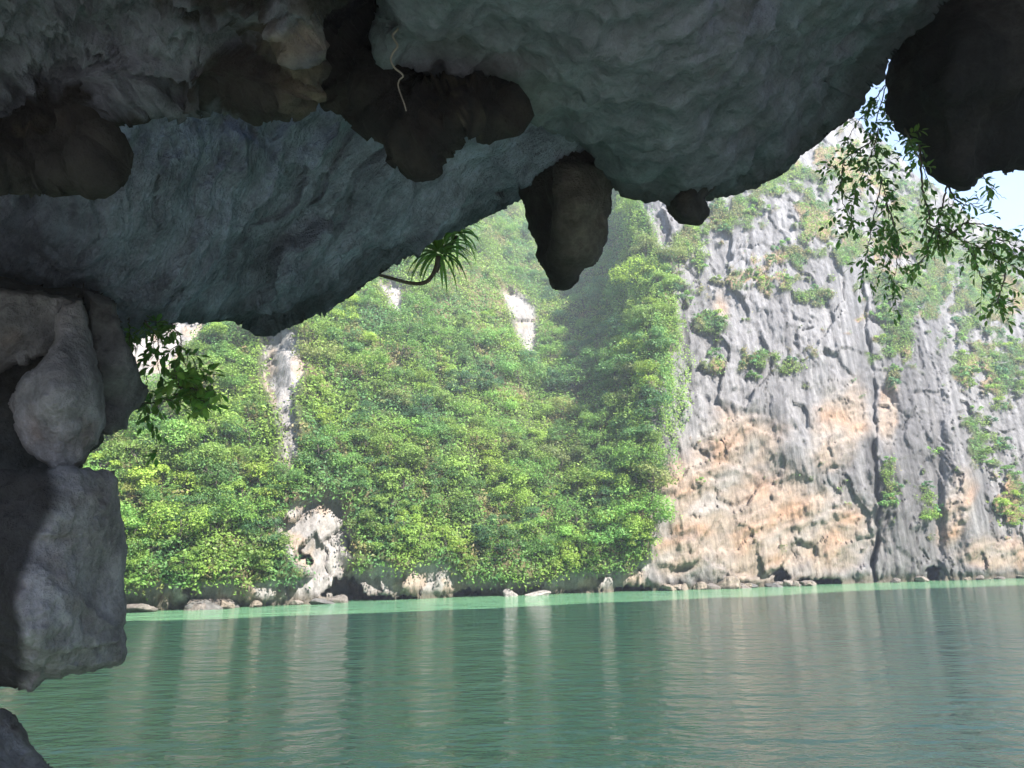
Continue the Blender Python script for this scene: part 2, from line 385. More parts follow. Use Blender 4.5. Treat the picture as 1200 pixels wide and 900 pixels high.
# undercut notch & small sea caves
caves = np.maximum.reduce([1.2*blob(403, 692, 20, 14), blob(440, 703, 45, 5)*.9, blob(548, 699, 16, 9)*.8, blob(735, 692, 26, 5)*.8, blob(916, 679, 9, 12), blob(960, 683, 40, 4)*.7, blob(1093, 672, 7, 11)*.8, blob(360, 655, 22, 5, 50)*.35, blob(1042, 517, 14, 5)*.25, blob(345, 402, 10, 4)*.2, blob(660, 700, 40, 4)*.6])
notch = (1-sstep(.2, 1.2, Z+med*.5))*.5
DY = rockD+vegD+6*sstep(.38, .6, caves+(.25*nmid+.38*perlin(PX/6, PY/5, PX*0+2))*(caves > .12))*(Z < 5)+notch
# larger forms: bulge ridge and folds
DY += blob(725, 420, 60, 170)*(1.8*fbm(X*.16, Y*.16, Z*.16+3, 3))
DY += -3.0*blob(345, 450, 26, 120)+2.0*blob(290, 470, 30, 110)-2.6*blob(610, 385, 26, 40)*1.0-2.2*blob(765, 430, 26, 150)+3.0*sstep(-.7, .5, fbm(PY/40, PX*0, PX*0+3, 3))*np.exp(-((PX-np.interp(PY, [250, 330, 400, 450, 520, 600, 690], [1000, 1010, 1016, 1027, 1024, 1029, 1024])-5*nmid)/2.4)**2)*sstep(260, 380, PY)*(hsh > 0)-2.0*blob(1060, 520, 26, 150)+1.8*blob(1100, 600, 8, 110)+1.2*blob(1120, 430, 10, 120, -12)-1.5*blob(1135, 560, 20, 120, -12)
DY[NR-NB:] *= .6
Yf = Y+DY
Pf = np.stack([acol[None]*Yf, Yf, Z+VEG*.3*med], -1)
# colours (albedo only)
g = .15+.025*nlo
streak = fbm(u_*1.3+.1*z_, z_*.045, u_*0+8, 4); streak2 = fbm(u_*.5, z_*.03, u_*0+18, 3)
greyc = np.stack([g*1.02, g*.99, g*1.0], -1)*(1+.18*finer+.55*np.clip(streak, -1, 1)+.25*streak2)[..., None]
white = sstep(.35, .8, fbm(u_*1.1, z_*.07, u_*0+28, 3)+.2)[..., None]
greyc = lerp(greyc, np.array([.26, .25, .245]), white*.45)
wn = fbm(bu*.14, bz*.3, u_*0+41, 4, .42)
warmc = lerp(np.array([.31, .245, .19]), np.array([.36, .225, .14]), sstep(.05, .75, wn)[..., None])
warmc = lerp(warmc, np.array([.30, .27, .24]), sstep(.0, .6, -wn)[..., None])
warmc = .84*warmc*(1+.22*np.clip(fbm(bu*.5, bz*2.2, u_*0+90, 4), -.8, .8)+.12*np.clip(finer, -1, 1))[..., None]
colr = lerp(greyc, warmc, (.88*warm*mcliff)[..., None])
leftc = np.stack([.26+.04*nlo, .245+.04*nlo, .235+.04*nlo], -1)*(1+.35*np.clip(streak, -1, 1))[..., None]
leftc = lerp(leftc, np.array([.33, .25, .19]), sstep(.05, .5, nmid+.3*nlo)[..., None]*.7)
colr = colr*(1-.3*(blob(1070, 500, 38, 230)*(1-warm)))[..., None]
colr = lerp(leftc, colr, mcliff[..., None])
colr *= (1-.2*GREY*cm*(1-crack)-.1*GREY*cm*(1-crack2))[..., None]
soil = lerp(np.array([.055, .075, .025]), np.array([.26, .17, .11]), sstep(.1, .6, nlo)[..., None]*np.where(mcliff > .5, .9, .4)[..., None])
colr = lerp(colr, soil, VEG[..., None])
tide = (1-sstep(.3, 1.1, Z+.3*med))[..., None]*(Z < 3)[..., None]
colr = lerp(colr, np.array([.10, .085, .06]), tide*.8)
colr = np.clip(colr, .02, .7)
me = mesh('cliff', Pf, gridfaces(NR, NC), M_CLIFF, colr.reshape(-1, 3))
tag(obj('cliff', me), kind='structure')

# normals on the grid
def gridnormals(P, out):
    du = np.gradient(P, axis=1); dv = np.gradient(P, axis=0)
    n = np.cross(du, dv); n /= np.linalg.norm(n, axis=-1)[..., None]+1e-9
    s = np.sign((n*out).sum(-1)); s[s == 0] = 1
    return n*s[..., None]
NF = gridnormals(Pf, -(Pf-CAM))
PXf, PYf = topix(Pf)

# far hill on the right
def far_hill():
    n1, n2 = 150, 70
    a = np.linspace(.35, 1.3, n1); Yb = 330
    top = np.interp(a, [.35, .5, .62, .7, .85, 1.3], [80, 100, 128, 132, 138, 120])
    vv = np.linspace(0, 1, n2)[:, None]
    Zh = top[None]*np.sin(vv*PI*.5); Yh = Yb+70*(1-np.cos(vv*PI*.5))*1.3+0*a[None]
    Xh = a[None]*Yh
    nz = fbm(Xh*.03, Zh*.03, Xh*0, 5); _, _, _ = 0, 0, 0
    k1, _, _ = worley(Xh/7, Zh/6)
    Yh = Yh+10*nz-3*np.clip(1-k1, 0, 1); Zh = Zh+4*nz*vv
    c = lerp(np.array([.05, .09, .03]), np.array([.30, .27, .25]), sstep(.25, .5, nz+.2*fbm(Xh*.1, Zh*.04, Xh*0+5, 3))[..., None])
    me = mesh('far_hill', np.stack([Xh, Yh, Zh-1], -1), gridfaces(n2, n1), M_CLIFF, c.reshape(-1, 3))
    tag(obj('far_hill', me), kind='structure')
far_hill()

# ------------------------------------------------------------------ foliage builders
def rand_unit(n, r=rng):
    v = r.normal(size=(n, 3)); return v/np.linalg.norm(v, axis=1)[:, None]
def leaves(c, nrm, size, col, r=rng, asp=.55):
    n = len(c); t = np.cross(nrm, rand_unit(n, r)); t /= np.linalg.norm(t, axis=1)[:, None]+1e-9
    b = np.cross(nrm, t); size = np.broadcast_to(size, (n,))[:, None]
    V = np.stack([c-t*size*.5, c+b*size*asp*.5-nrm*size*.06, c+t*size*.5, c-b*size*asp*.5-nrm*size*.06], 1).reshape(-1, 3)
    F = np.arange(4*n).reshape(-1, 4)
    C = np.repeat(col, 4, axis=0)
    return V, F, C
BR = np.array([.27, .42, .085]); MI = np.array([.17, .34, .085]); DK = np.array([.095, .22, .085]); OL = np.array([.24, .29, .10]); TAN = np.array([.34, .24, .15])
def crown_mesh(name, seed, nleaf, R_, H_, lobes, base, kind='round', ls=.235):
    r = np.random.default_rng(seed)
    L = []
    for i in range(lobes):
        if kind == 'flat': p = np.array([r.uniform(-1, 1), r.uniform(-1, 1), r.uniform(.45, 1)*1.0])
        else: p = np.array([r.uniform(-1, 1), r.uniform(-1, 1), r.uniform(.12, 1)])
        q_ = np.hypot(p[0], p[1])
        if q_ > 1: p[:2] /= q_*1.05
        if kind != 'flat': p[2] *= (1.12-.45*min(q_, 1)**2)
        L.append((p*np.array([R_, R_, H_]), R_*r.uniform(.28, .5)))
    L = [(p, s) for p, s in L]
    per = nleaf//lobes; Vs, Fs, Cs = [], [], []; o = 0
    for p, s in L:
        dirs = rand_unit(per, r); dirs[:, 2] = np.where(dirs[:, 2] < -.25, -dirs[:, 2], dirs[:, 2])
        rad = s*(r.random(per)**.22)*(1+.25*np.sin(dirs[:, 0]*7+p[0]*5)*np.sin(dirs[:, 1]*6))
        c = p+dirs*rad[:, None]*np.array([1.1, 1.1, .9])
        nr = dirs*.8+rand_unit(per, r)*.75+np.array([0, 0, .55]); nr /= np.linalg.norm(nr, axis=1)[:, None]
        tone = r.uniform(.8, 1.2)
        cl = base*tone*(1+.3*(r.random((per, 1))-.5)); cl = lerp(cl, OL*tone, (r.random((per, 1)) < .12)*.7); kp = np.sin(dirs[:, 0]*9+p[0]*3)*np.sin(dirs[:, 1]*8+p[1]*5)+np.sin(dirs[:, 2]*11) > -.9; c, nr, cl = c[kp], nr[kp], cl[kp]
        V, F, C = leaves(c, nr, ls*r.uniform(.6, 1.25, len(c)), cl, r)
        Vs.append(V); Fs.append(F+o); Cs.append(C); o += len(V)
    return mesh(name, np.concatenate(Vs), np.concatenate(Fs), M_LEAF, np.concatenate(Cs), smooth=False)
def trunk_mesh(seed, H_, R_, base=.13):
    r = np.random.default_rng(seed); mb = MB()
    lean = r.uniform(-.4, .4, 2)
    pts = np.array([[lean[0]*t*t*H_*.6+.06*math.sin(t*6), lean[1]*t*t*H_*.6, t*H_*.75-.6*(t == 0)] for t in np.linspace(0, 1, 7)])
    mb.tube(pts, np.linspace(base, base*.35, 7), 7)
    for k in range(5):
        s = pts[r.integers(2, 6)]; e = s+np.array([r.uniform(-1, 1)*R_*.8, r.uniform(-1, 1)*R_*.8, r.uniform(.25, .6)*H_*.5])
        mid = (s+e)/2+np.array([0, 0, -.1*H_]); mb.tube(np.array([s, mid*.5+.25*(s+e), (mid+e)/2, e]), [base*.5, base*.4, base*.25, base*.12], 5)
    return mb.build('trunk', M_BARK)
TREE = []
for k, (base, kd, nl) in enumerate([(BR, 'round', 2400), (BR, 'flat', 2000), (MI, 'round', 2400), (MI, 'flat', 2000), (DK, 'round', 2400), (BR*.85, 'round', 2200), (MI*1.15, 'round', 2600), (OL, 'flat', 1500), (DK*1.2, 'round', 2200), (MI*.9, 'flat', 2200)]):
    R_ = [2.1, 2.5, 2.2, 2.6, 2.0, 1.8, 2.6, 2.0, 2.3, 2.4][k]; H_ = [3.6, 3.6, 3.4, 3.8, 3.6, 3.2, 3.2, 3.2, 3.2, 4.0][k]
    TREE.append((crown_mesh('crown', 100+k, int(nl*1.5), R_, H_, 15+k % 4*3, base, kd), trunk_mesh(200+k, H_, R_)))
def visible_guess(px, py):      # below the cave lip (with a margin)
    lip = np.interp(px, [0, 120, 310, 400, 440, 520, 600, 610, 650, 715, 720, 780, 840, 900, 960, 1030, 1040, 1090, 1130, 1160, 1200], [330, 350, 380, 345, 320, 270, 232, 290, 335, 250, 222, 226, 228, 203, 168, 95, 60, 200, 215, 198, 200])
    return py > lip-22
r2 = np.random.default_rng(5)
pdist = np.max([segdist(PX, PY, p_)[0] for p_ in patches], axis=0)
cand = np.argwhere((VEG > .85) & (pdist < -15) & (hsh > band+22) & (mcliff < .3) & (PXf > 70) & (PXf < 800) & (PYf < SHY-12) & (Z > 1.2))
cand = cand[visible_guess(PXf[cand[:, 0], cand[:, 1]], PYf[cand[:, 0], cand[:, 1]])]
r2.shuffle(cand)
zones = {
 'left': 'leafy green tree on the sunlit slope left of the pale rock rib',
 'mid': 'leafy green tree on the sunlit slope between the pale rock rib and the shaded gully',
 'gully': 'dark green tree standing in the shaded gully below the white rock scar',
 'ridge': 'green tree on the creeper covered ridge beside the grey cliff face',
 'shore': 'green tree overhanging the waterline at the foot of the wooded slope'}
grp = {'left': 'trees on the left slope', 'mid': 'trees on the middle slope', 'gully': 'trees in the shaded gully', 'ridge': 'trees on the ridge beside the grey cliff', 'shore': 'trees along the foot of the slope'}
put = []
def place_tree(pos, k, s, rz, name, label, cat, group=None, tilt=(0, 0)):
    cm, tm = TREE[k]; e = empty(name, pos, rz); e.rotation_euler = (tilt[0], tilt[1], rz); e.scale = (s, s, s)
    tag(e, label, cat, group)
    c = obj('crown', cm, e); t = obj('trunk', tm, e); return e
# two trees the photograph singles out
def surf_at(px, py):
    dd = (PXf[:NR-NB]-px)**2+(PYf[:NR-NB]-py)**2; i = np.unravel_index(np.argmin(dd), dd.shape); return Pf[i], NF[i], i
p, n, _ = surf_at(748, 612); put.append((748, 590)); put.append((748, 612))
place_tree(p-np.array([0, -.2, .6]), 6, 1.15, .3, 'round_tree', 'dense round dark green tree beside the foot of the orange cliff', 'tree')
p, n, _ = surf_at(262, 690); put.append((262, 660)); put.append((262, 690))
place_tree(p-np.array([0, -.2, .6]), 1, 1.25, 1.3, 'spreading_tree', 'bright green spreading tree at the left shore near the small sea cave', 'tree')
cnt = 0
for i, j in cand:
    if cnt >= 285: break
    x, y = PXf[i, j], PYf[i, j]; gap = 18 if x > 700 else 25 if y > 330 else 23
    if any((x-a)**2+((y-b)*1.15)**2 < gap*gap for a, b in put): continue
    put.append((x, y)); cnt += 1
    shade = 590 < x < 735 and y < 470
    z = 'shore' if y > SHY[i, j]-38 else 'gully' if shade else 'ridge' if x > 722 else 'left' if x < 320 else 'mid'
    if z == 'shore' and x > 700: z = 'ridge'
    k = int(r2.choice([4, 8, 2, 3] if shade else [0, 1, 2, 3, 5, 6, 7, 9, 0, 5, 4], 1)[0])
    s = r2.uniform(.5, 1.08)*(1.0 if z != 'shore' else .6)
    if x > 700: s *= 1.12
    n = NF[i, j]
    colw = ['bright green', 'bright green', 'mid green', 'mid green', 'dark green', 'yellowish green', 'fresh green', 'olive green', 'bluish green', 'deep green'][k]
    size = 'small' if s < .72 else 'large' if s > .98 else 'middling'
    shp = 'flat topped' if k in (1, 3, 7, 9) else 'rounded'
    hz = (SHY[i, j]-y)/(SHY[i, j]-230); hw = 'low on' if hz < .2 else 'partway up' if hz < .42 else 'midway up' if hz < .62 else 'high on'
    zone = {'left': 'the slope left of the rock rib' if x < 250 else 'the slope beside the rock rib', 'mid': 'the middle slope '+('by the rock rib' if x < 430 else 'under the screw pine' if x < 560 else 'by the gully'), 'gully': 'the shaded gully side', 'ridge': 'the ridge beside the grey cliff', 'shore': 'the wooded foot slope '+('left' if x < 300 else 'centre' if x < 560 else 'right')+' by water'}[z]
    zones[z] = f'{size} {colw} {shp} tree {hw} {zone}'
    place_tree(Pf[i, j]-np.array([0, 0, 1.1*s])+n*.2, k, s, r2.uniform(0, 6.28), 'hillside_tree', zones[z], 'tree', grp[z], (r2.uniform(.0, .3), r2.uniform(-.15, .15)) if False else (0, 0))
print('trees', cnt)

# undergrowth: one mass of leaves over the vegetated ground
w_all = VEG[:-1, :-1].copy(); okw = (PXf[:-1, :-1] > 40) & (PXf[:-1, :-1] < 1260) & (PYf[:-1, :-1] > 90) & (Z[:-1, :-1] > .6)
okw &= visible_guess(PXf[:-1, :-1], PYf[:-1, :-1]+40)
w_all = np.where(okw, np.clip(w_all-.25, 0, 1), 0)
w_all *= np.where(mcliff[:-1, :-1] > .5, 1.0, 1.0)
pr = w_all.ravel()/w_all.sum(); NU = 330000
idx = rng.choice(len(pr), NU, p=pr); ii, jj = idx//(NC-1), idx % (NC-1)
fu, fv = rng.random(NU)[:, None], rng.random(NU)[:, None]
c = (Pf[ii, jj]*(1-fu)+Pf[ii, jj+1]*fu)*(1-fv)+(Pf[ii+1, jj]*(1-fu)+Pf[ii+1, jj+1]*fu)*fv
nn = NF[ii, jj]
isr = mcliff[ii, jj] > .5
clump = fbm(c[:, 0]*.55, c[:, 1]*.55, c[:, 2]*.55, 3)
off = rng.random(NU)**1.5*np.where(isr, .7, 1.1)*(.55+.8*np.clip(clump+.3, 0, 1.2))
c = c+nn*off[:, None]
nr = nn*.5+rand_unit(NU)*.8+np.array([0, 0, .6]); nr /= np.linalg.norm(nr, axis=1)[:, None]
tn = fbm(c[:, 0]*.18, c[:, 1]*.18, c[:, 2]*.18+9, 4)
colu = lerp(MI, BR, sstep(-.3, .5, tn)[:, None]); colu = lerp(colu, DK*1.15, sstep(.15, .6, -tn)[:, None])
dry = sstep(.35, .55, fbm(c[:, 0]*.3+4, c[:, 1]*.3, c[:, 2]*.3, 3)+np.where(isr, .25, -.02)); colu = lerp(colu, lerp(OL, TAN, rng.random((NU, 1))), dry[:, None]*.9)
colu = .88*colu*(1+.5*(rng.random((NU, 1))-.5))  # leaf colour dimmed so gaps between crowns look shaded
szl = rng.uniform(.16, .42, NU)*np.where(isr, .85, 1)
V, Fq, C = leaves(c, nr, szl, colu)
tag(obj('undergrowth', mesh('undergrowth', V, Fq, M_LEAF, C, smooth=False)), 'dense green and dry brown scrub and creepers covering the wooded slope and cliff ledges', 'undergrowth', None, 'stuff')

# creeper curtain: hanging strands on the ridge beside the grey cliff
def curtain():
    r = np.random.default_rng(77); Vs, Fs, Cs = [], [], []; o = 0
    for k in range(150):
        px = r.normal(757, 20); py = r.uniform(300, 520)
        if px > 800 or px < 715: continue
        p, n, _ = surf_at(px, py); L = r.uniform(2, 6); m_ = int(L*34)
        t = r.random(m_); q_ = p+n*r.uniform(.4, 1.5)+np.stack([.25*np.sin(t*5+k), .1*np.cos(t*7), -t*L], -1)
        q_ += r.normal(size=(m_, 3))*.28
        nr = n*.9+rand_unit(m_, r)*.7+np.array([0, 0, .3]); nr /= np.linalg.norm(nr, axis=1)[:, None]
        cl = (BR if r.random() < .6 else MI)*r.uniform(.85, 1.2)*(1+.3*(r.random((m_, 1))-.5))
        V, F, C = leaves(q_, nr, r.uniform(.18, .36, m_), cl, r); Vs.append(V); Fs.append(F+o); Cs.append(C); o += len(V)
    tag(obj('creeper_curtain', mesh('creeper_curtain', np.concatenate(Vs), np.concatenate(Fs), M_LEAF, np.concatenate(Cs), smooth=False)),
        'bright yellow green creepers hanging over the ridge left of the grey cliff', 'creeper', None, 'stuff')
curtain()

# shrubs on the rock face
SHR = [crown_mesh('shrub', 300+k, [420, 500, 360, 460][k], [.8, .9, .7, .85][k], [1.0, .9, .9, 1.1][k], 6, [MI, BR, DK*1.3, MI*1.1][k], 'round', .24) for k in range(4)]
sc = np.argwhere(((VEG > .55) & (mcliff > .6)) & (PXf > 770) & (PXf < 1230) & (Z > 6) & (np.arange(NR)[:, None] < NR-NB-2))
sc = sc[visible_guess(PXf[sc[:, 0], sc[:, 1]], PYf[sc[:, 0], sc[:, 1]])]; r2.shuffle(sc); sp_ = []; ns = 0
for i, j in sc:
    if ns >= 240: break
    x, y = PXf[i, j], PYf[i, j]
    if any((x-a)**2+(y-b)**2 < 100 for a, b in sp_): continue
    sp_.append((x, y)); ns += 1
    o = obj('cliff_shrub', SHR[int(r2.integers(4))]); s = r2.uniform(.55, 1.35)*(1.25 if x > 1030 else .85)
    o.location = Pf[i, j]+NF[i, j]*.15*s-np.array([0, 0, .3*s]); o.scale = (s, s, s*r2.uniform(.8, 1.2)); o.rotation_euler = (0, 0, r2.uniform(0, 6.28))
    kk = [m_.name for m_ in SHR].index(o.data.name); cw = ['green', 'bright green', 'dark green', 'dull green'][kk]; sw = 'tiny' if s < .75 else 'small' if s < 1.1 else 'bushy'
    hw = 'high on' if y < 290 else 'above the middle of' if y < 390 else 'below the middle of' if y < 500 else 'low on'
    if x < 1030: tag(o, f'{sw} {cw} shrub {hw} the grey cliff face, '+('left part' if x < 850 else 'centre' if x < 950 else 'right part'), 'shrub', 'shrubs on the steep grey cliff')
    else: tag(o, f'{sw} {cw} shrub {hw} the right hand cliff, '+('near the buttress' if x < 1085 else 'centre' if x < 1145 else 'at the edge'), 'shrub', 'shrubs on the right hand cliff')
print('shrubs', ns)

# ------------------------------------------------------------------ boulders at the shore
def boulder_mesh(seed, colr_, n=26):
    r = np.random.default_rng(seed); th = np.linspace(0, PI, n)[:, None]; ph = np.linspace(0, 2*PI, 2*n)[None]
    D = np.stack([np.sin(th)*np.cos(ph), np.sin(th)*np.sin(ph), np.cos(th)+0*ph], -1); q_ = D.reshape(-1, 3)
    pl = rand_unit(11, r); hh = r.uniform(.6, .92, 11)
    rad = np.min(np.where(q_@pl.T > .05, hh/np.maximum(q_@pl.T, .05), 9), axis=1).clip(.3, 1.15)
    rad = rad+.10*fbm(q_[:, 0]*2+seed, q_[:, 1]*2, q_[:, 2]*2, 4)
    V = q_*rad[:, None]
    cl = np.array(colr_)*(1+.3*fbm(q_[:, 0]*3, q_[:, 1]*3, q_[:, 2]*3+seed, 3))[:, None]
    cl = lerp(cl, np.array([.05, .045, .035]), sstep(-.05, -.35, V[:, 2])[:, None])
    return mesh('boulder', V, gridfaces(n, 2*n, True), M_CLIFF, np.clip(cl, .03, .8))
BO = [boulder_mesh(k, [(.17, .15, .135), (.22, .185, .15), (.14, .135, .13), (.24, .21, .185)][k % 4]) for k in range(6)]
WB = boulder_mesh(53, (.27, .25, .24))
def shore_pt(px, fwd=.8):
    py = np.interp(px, shx, shy); dd = pixdir(px, py); p = CAM+dd*(-CH/dd[2]); h = p[:2]-CAM[:2]; h = h/np.linalg.norm(h)
    return np.array([p[0]-h[0]*fwd, p[1]-h[1]*fwd, 0])
for k in range(46):
    zr = r2.random()
    px = r2.uniform(775, 950) if zr < .5 else r2.uniform(150, 400) if zr < .75 else r2.uniform(1040, 1200)
    o = obj('shore_boulder', BO[k % 6]); s = r2.uniform(.35, 1.0)*(1.25 if 790 < px < 900 else .9); o.location = shore_pt(px, r2.uniform(-.2, 1.3))+np.array([0, 0, .15*s])
    o.scale = (s*r2.uniform(.9, 1.7), s, s*r2.uniform(.5, .9)); o.rotation_euler = (r2.uniform(-.3, .3), r2.uniform(-.3, .3), r2.uniform(0, 6))
    z = 'below the orange cliff' if 600 < px < 1000 else 'at the foot of the left slope' if px < 600 else 'below the right hand cliff'
    tag(o, ('small ' if s < .7 else 'large ' if s > 1.05 else 'middling ')+['dark grey brown', 'tan brown', 'dark grey', 'pale tan'][(k % 6) % 4]+' boulder at the waterline '+z, 'boulder', 'boulders '+z)
for px, s, l in ((597, 1.0, 'pale white rock at the waterline under the trees, the rounder left one of two'), (632, 1.1, 'flat pale white rock at the waterline under the trees, the right one of two')):
    o = obj('white_rock', WB); o.location = shore_pt(px, 1.0)+np.array([0, 0, .05]); o.scale = (s*(.7 if px < 600 else 1.25), s*.7, s*(.62 if px < 600 else .36)); o.rotation_euler = (0, 0, px)
    tag(o, l, 'rock')

# ------------------------------------------------------------------ cave: solids lofted around traced outlines
def spline(poly, step=5, jit=1.6, seed=0):
    P = np.asarray(poly, float); n = len(P); out = []
    for i in range(n):
        a, b, c_, d_ = P[i-1], P[i], P[(i+1) % n], P[(i+2) % n]; L = np.hypot(*(c_-b)); k = max(1, int(L/step))
        k = min(k, 40)
        for t in np.arange(k)/k:
            q_ = b+(c_-b)*t + .5*t*(1-t)*((1-t)*((c_-a)*.5-(c_-b))-t*((d_-b)*.5-(c_-b)))*1.0
            out.append(q_)
    Q = np.array(out); nx = fbm(Q[:, 0]/18+seed, Q[:, 1]/18, Q[:, 0]*0, 5, .7); ny = fbm(Q[:, 0]/18, Q[:, 1]/18+seed, Q[:, 0]*0+5, 5, .7)
    return Q+jit*2*np.stack([nx, ny], -1)
def tps(pts, vals, smooth=1e-3):
    pts = np.asarray(pts, float)/300; n = len(pts); r_ = np.hypot(*(pts[:, None]-pts[None]).transpose(2, 0, 1))
    K = np.where(r_ > 0, r_*r_*np.log(r_+1e-9), 0)+np.eye(n)*smooth; A = np.block([[K, np.ones((n, 1)), pts], [np.ones((1, n)), np.zeros((1, 3))], [pts.T, np.zeros((2, 3))]])
    w_ = np.linalg.solve(A, np.concatenate([vals, [0, 0, 0]]))
    def f(px, py):
        x, y = px/300, py/300; s = w_[n]+w_[n+1]*x+w_[n+2]*y
        for k in range(n):
            rr = np.hypot(x-pts[k, 0], y-pts[k, 1]); s = s+w_[k]*rr*rr*np.log(rr+1e-9)
        return s
    return f
def rock_solid(name, poly, ctrl, mode='H', rpx=40, rd=.8, thick=1.0, res=3.0, disp=None, colf=None, jit=1.6, seed=0, clampd=(1.5, 14), parent=None, material=None):
    """ctrl: (px,py,value): value = height above the camera ('H') or camera depth ('D')."""
    Q = spline(poly, 5, jit, seed)
    x0, y0 = Q.min(0)-res; x1, y1 = Q.max(0)+res
    gx = np.arange(x0, x1+res, res); gy = np.arange(y0, y1+res, res); GX, GY = np.meshgrid(gx, gy)
    sd, bx, by = segdist(GX, GY, Q)
    snap = sd < res*.45; GX = np.where(snap, bx, GX); GY = np.where(snap, by, GY)
    keep_v = sd > -res*.75
    nr, nc = GX.shape; f = gridfaces(nr, nc)
    kf = keep_v.ravel()[f].all(1); f = f[kf]
    sd = np.where(snap, 0, sd)
    fn = tps([(a, b) for a, b, _ in ctrl], np.array([c_ for _, _, c_ in ctrl]))
    val = fn(GX, GY); dv = pixdir(GX, GY)
    D = val/np.maximum(dv[..., 2], .05) if mode == 'H' else val
    D = np.clip(D, *clampd)
    q_ = np.clip(sd/rpx, 0, 1); prof = np.sqrt(np.clip(1-(1-q_)**2, 0, 1))
    front = D+rd*(1-prof); P = CAM+dv*front[..., None]
    nrm = gridnormals(P, -(P-CAM))
    if disp is not None:
        fade = .35+.65*np.clip(sd/10, 0, 1)
        h = disp(P, GX, GY, sd)*fade; P = P+nrm*h[..., None]
    else: h = 0*D
    tq = np.clip(sd/(rpx*1.3), 0, 1); backd = D+rd+thick*np.sqrt(np.clip(1-(1-tq)**2, 0, 1))
    B = CAM+dv*backd[..., None]; B = np.where((sd <= 0)[..., None], P, B)
    col_ = colf(P, GX, GY, sd, h)
    n = nr*nc; Vt = np.concatenate([P.reshape(-1, 3), B.reshape(-1, 3)])
    bmap = np.arange(n)+n; s0 = (sd <= 0).ravel(); bmap[s0] = np.arange(n)[s0]
    fb = bmap[f][:, ::-1]
    deg = s0[f].all(1); fb = fb[~deg] if deg.any() else fb
    Fa = np.concatenate([f, fb]); used = np.unique(Fa); re = -np.ones(2*n, int); re[used] = np.arange(len(used))
    c2 = np.concatenate([col_.reshape(-1, 3)]*2)
    me = mesh(name, Vt[used], re[Fa], material or M_CAVE, np.clip(c2[used], .008, .7))
    return obj(name, me, parent)
TEAL = np.array([.178, .196, .240]); BRN = np.array([.045, .041, .038]); DRK = np.array([.026, .026, .028]); PALE = np.array([.24, .25, .24]); OCH = np.array([.27, .23, .165])
def n3(P, s, o=4, k=0): return fbm(P[..., 0]*s+k, P[..., 1]*s, P[..., 2]*s, o)

# slab A: the big pale striated ceiling at left
a0, a1 = at(np.array([300., 470.]), np.array([350., 190.]), np.array([8., 6.6])); sdir = (a1-a0)[:2]; sdir /= np.linalg.norm(sdir)
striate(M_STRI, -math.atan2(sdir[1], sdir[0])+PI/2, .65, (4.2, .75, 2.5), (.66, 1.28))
def dispA(P, GX, GY, sd):
    s = P[..., 0]*sdir[0]+P[..., 1]*sdir[1]; t = -P[..., 0]*sdir[1]+P[..., 1]*sdir[0]
    t = t+.35*n3(P, .6, 2)+.03*n3(P, 4., 2)
    r1 = ridged(t*2.2, s*.45, t*0, 3); r3 = ridged(t*5.5, s*1.1, t*0+3, 3)
    r1 = facets(t*2.0+.2*n3(P, 2, 2), s*.55, 41)*1.6+r1; r3 = r3+facets(t*5, s*1.5, 43)
    m_ = sstep(-.5, .3, n3(P, .8, 2, 3))
    return .22*n3(P, .5, 3)+(.3+.7*m_)*(.15*r1+.065*r3)+.05*n3(P, 5., 3)
def colA(P, GX, GY, sd, h):
    t = n3(P, .9, 4, 4); c_ = TEAL*np.array([1.72, 1.9, 2.0])*(1+.22*t)[..., None]
    c_ = lerp(c_, BRN*1.3, (sstep(.5, 1., n3(P, 1.6, 3, 9)))[..., None]*.5)
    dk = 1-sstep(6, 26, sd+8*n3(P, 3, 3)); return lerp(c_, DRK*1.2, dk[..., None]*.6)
A_POLY = [(-900, 60), (-400, -60), (300, -60), (345, 50), (372, 62), (400, 60), (560, 40), (720, 90), (720, 190), (660, 215), (604, 232), (560, 252), (520, 272), (480, 297), (445, 322), (405, 349), (370, 364), (340, 375), (312, 385), (285, 376), (240, 371), (200, 369), (165, 362), (60, 358), (-60, 352), (-400, 350), (-900, 340)]
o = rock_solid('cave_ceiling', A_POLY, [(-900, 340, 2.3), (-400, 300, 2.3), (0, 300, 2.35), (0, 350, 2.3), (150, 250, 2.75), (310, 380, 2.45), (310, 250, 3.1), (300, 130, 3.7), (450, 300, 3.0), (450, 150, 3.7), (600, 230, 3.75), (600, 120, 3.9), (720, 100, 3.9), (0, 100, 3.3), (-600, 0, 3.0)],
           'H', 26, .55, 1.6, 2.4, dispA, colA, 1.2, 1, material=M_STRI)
tag(o, kind='structure')
# dark lower lip under slab A
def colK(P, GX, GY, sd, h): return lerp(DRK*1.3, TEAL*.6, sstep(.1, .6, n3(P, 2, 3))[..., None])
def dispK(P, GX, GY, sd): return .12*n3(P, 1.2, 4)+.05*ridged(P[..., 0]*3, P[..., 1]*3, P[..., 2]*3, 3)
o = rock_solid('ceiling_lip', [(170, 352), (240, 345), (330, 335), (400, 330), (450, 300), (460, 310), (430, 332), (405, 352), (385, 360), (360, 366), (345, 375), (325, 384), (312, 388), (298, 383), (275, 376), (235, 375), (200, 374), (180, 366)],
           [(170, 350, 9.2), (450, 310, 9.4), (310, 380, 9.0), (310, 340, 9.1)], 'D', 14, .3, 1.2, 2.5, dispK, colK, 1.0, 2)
tag(o, kind='structure')

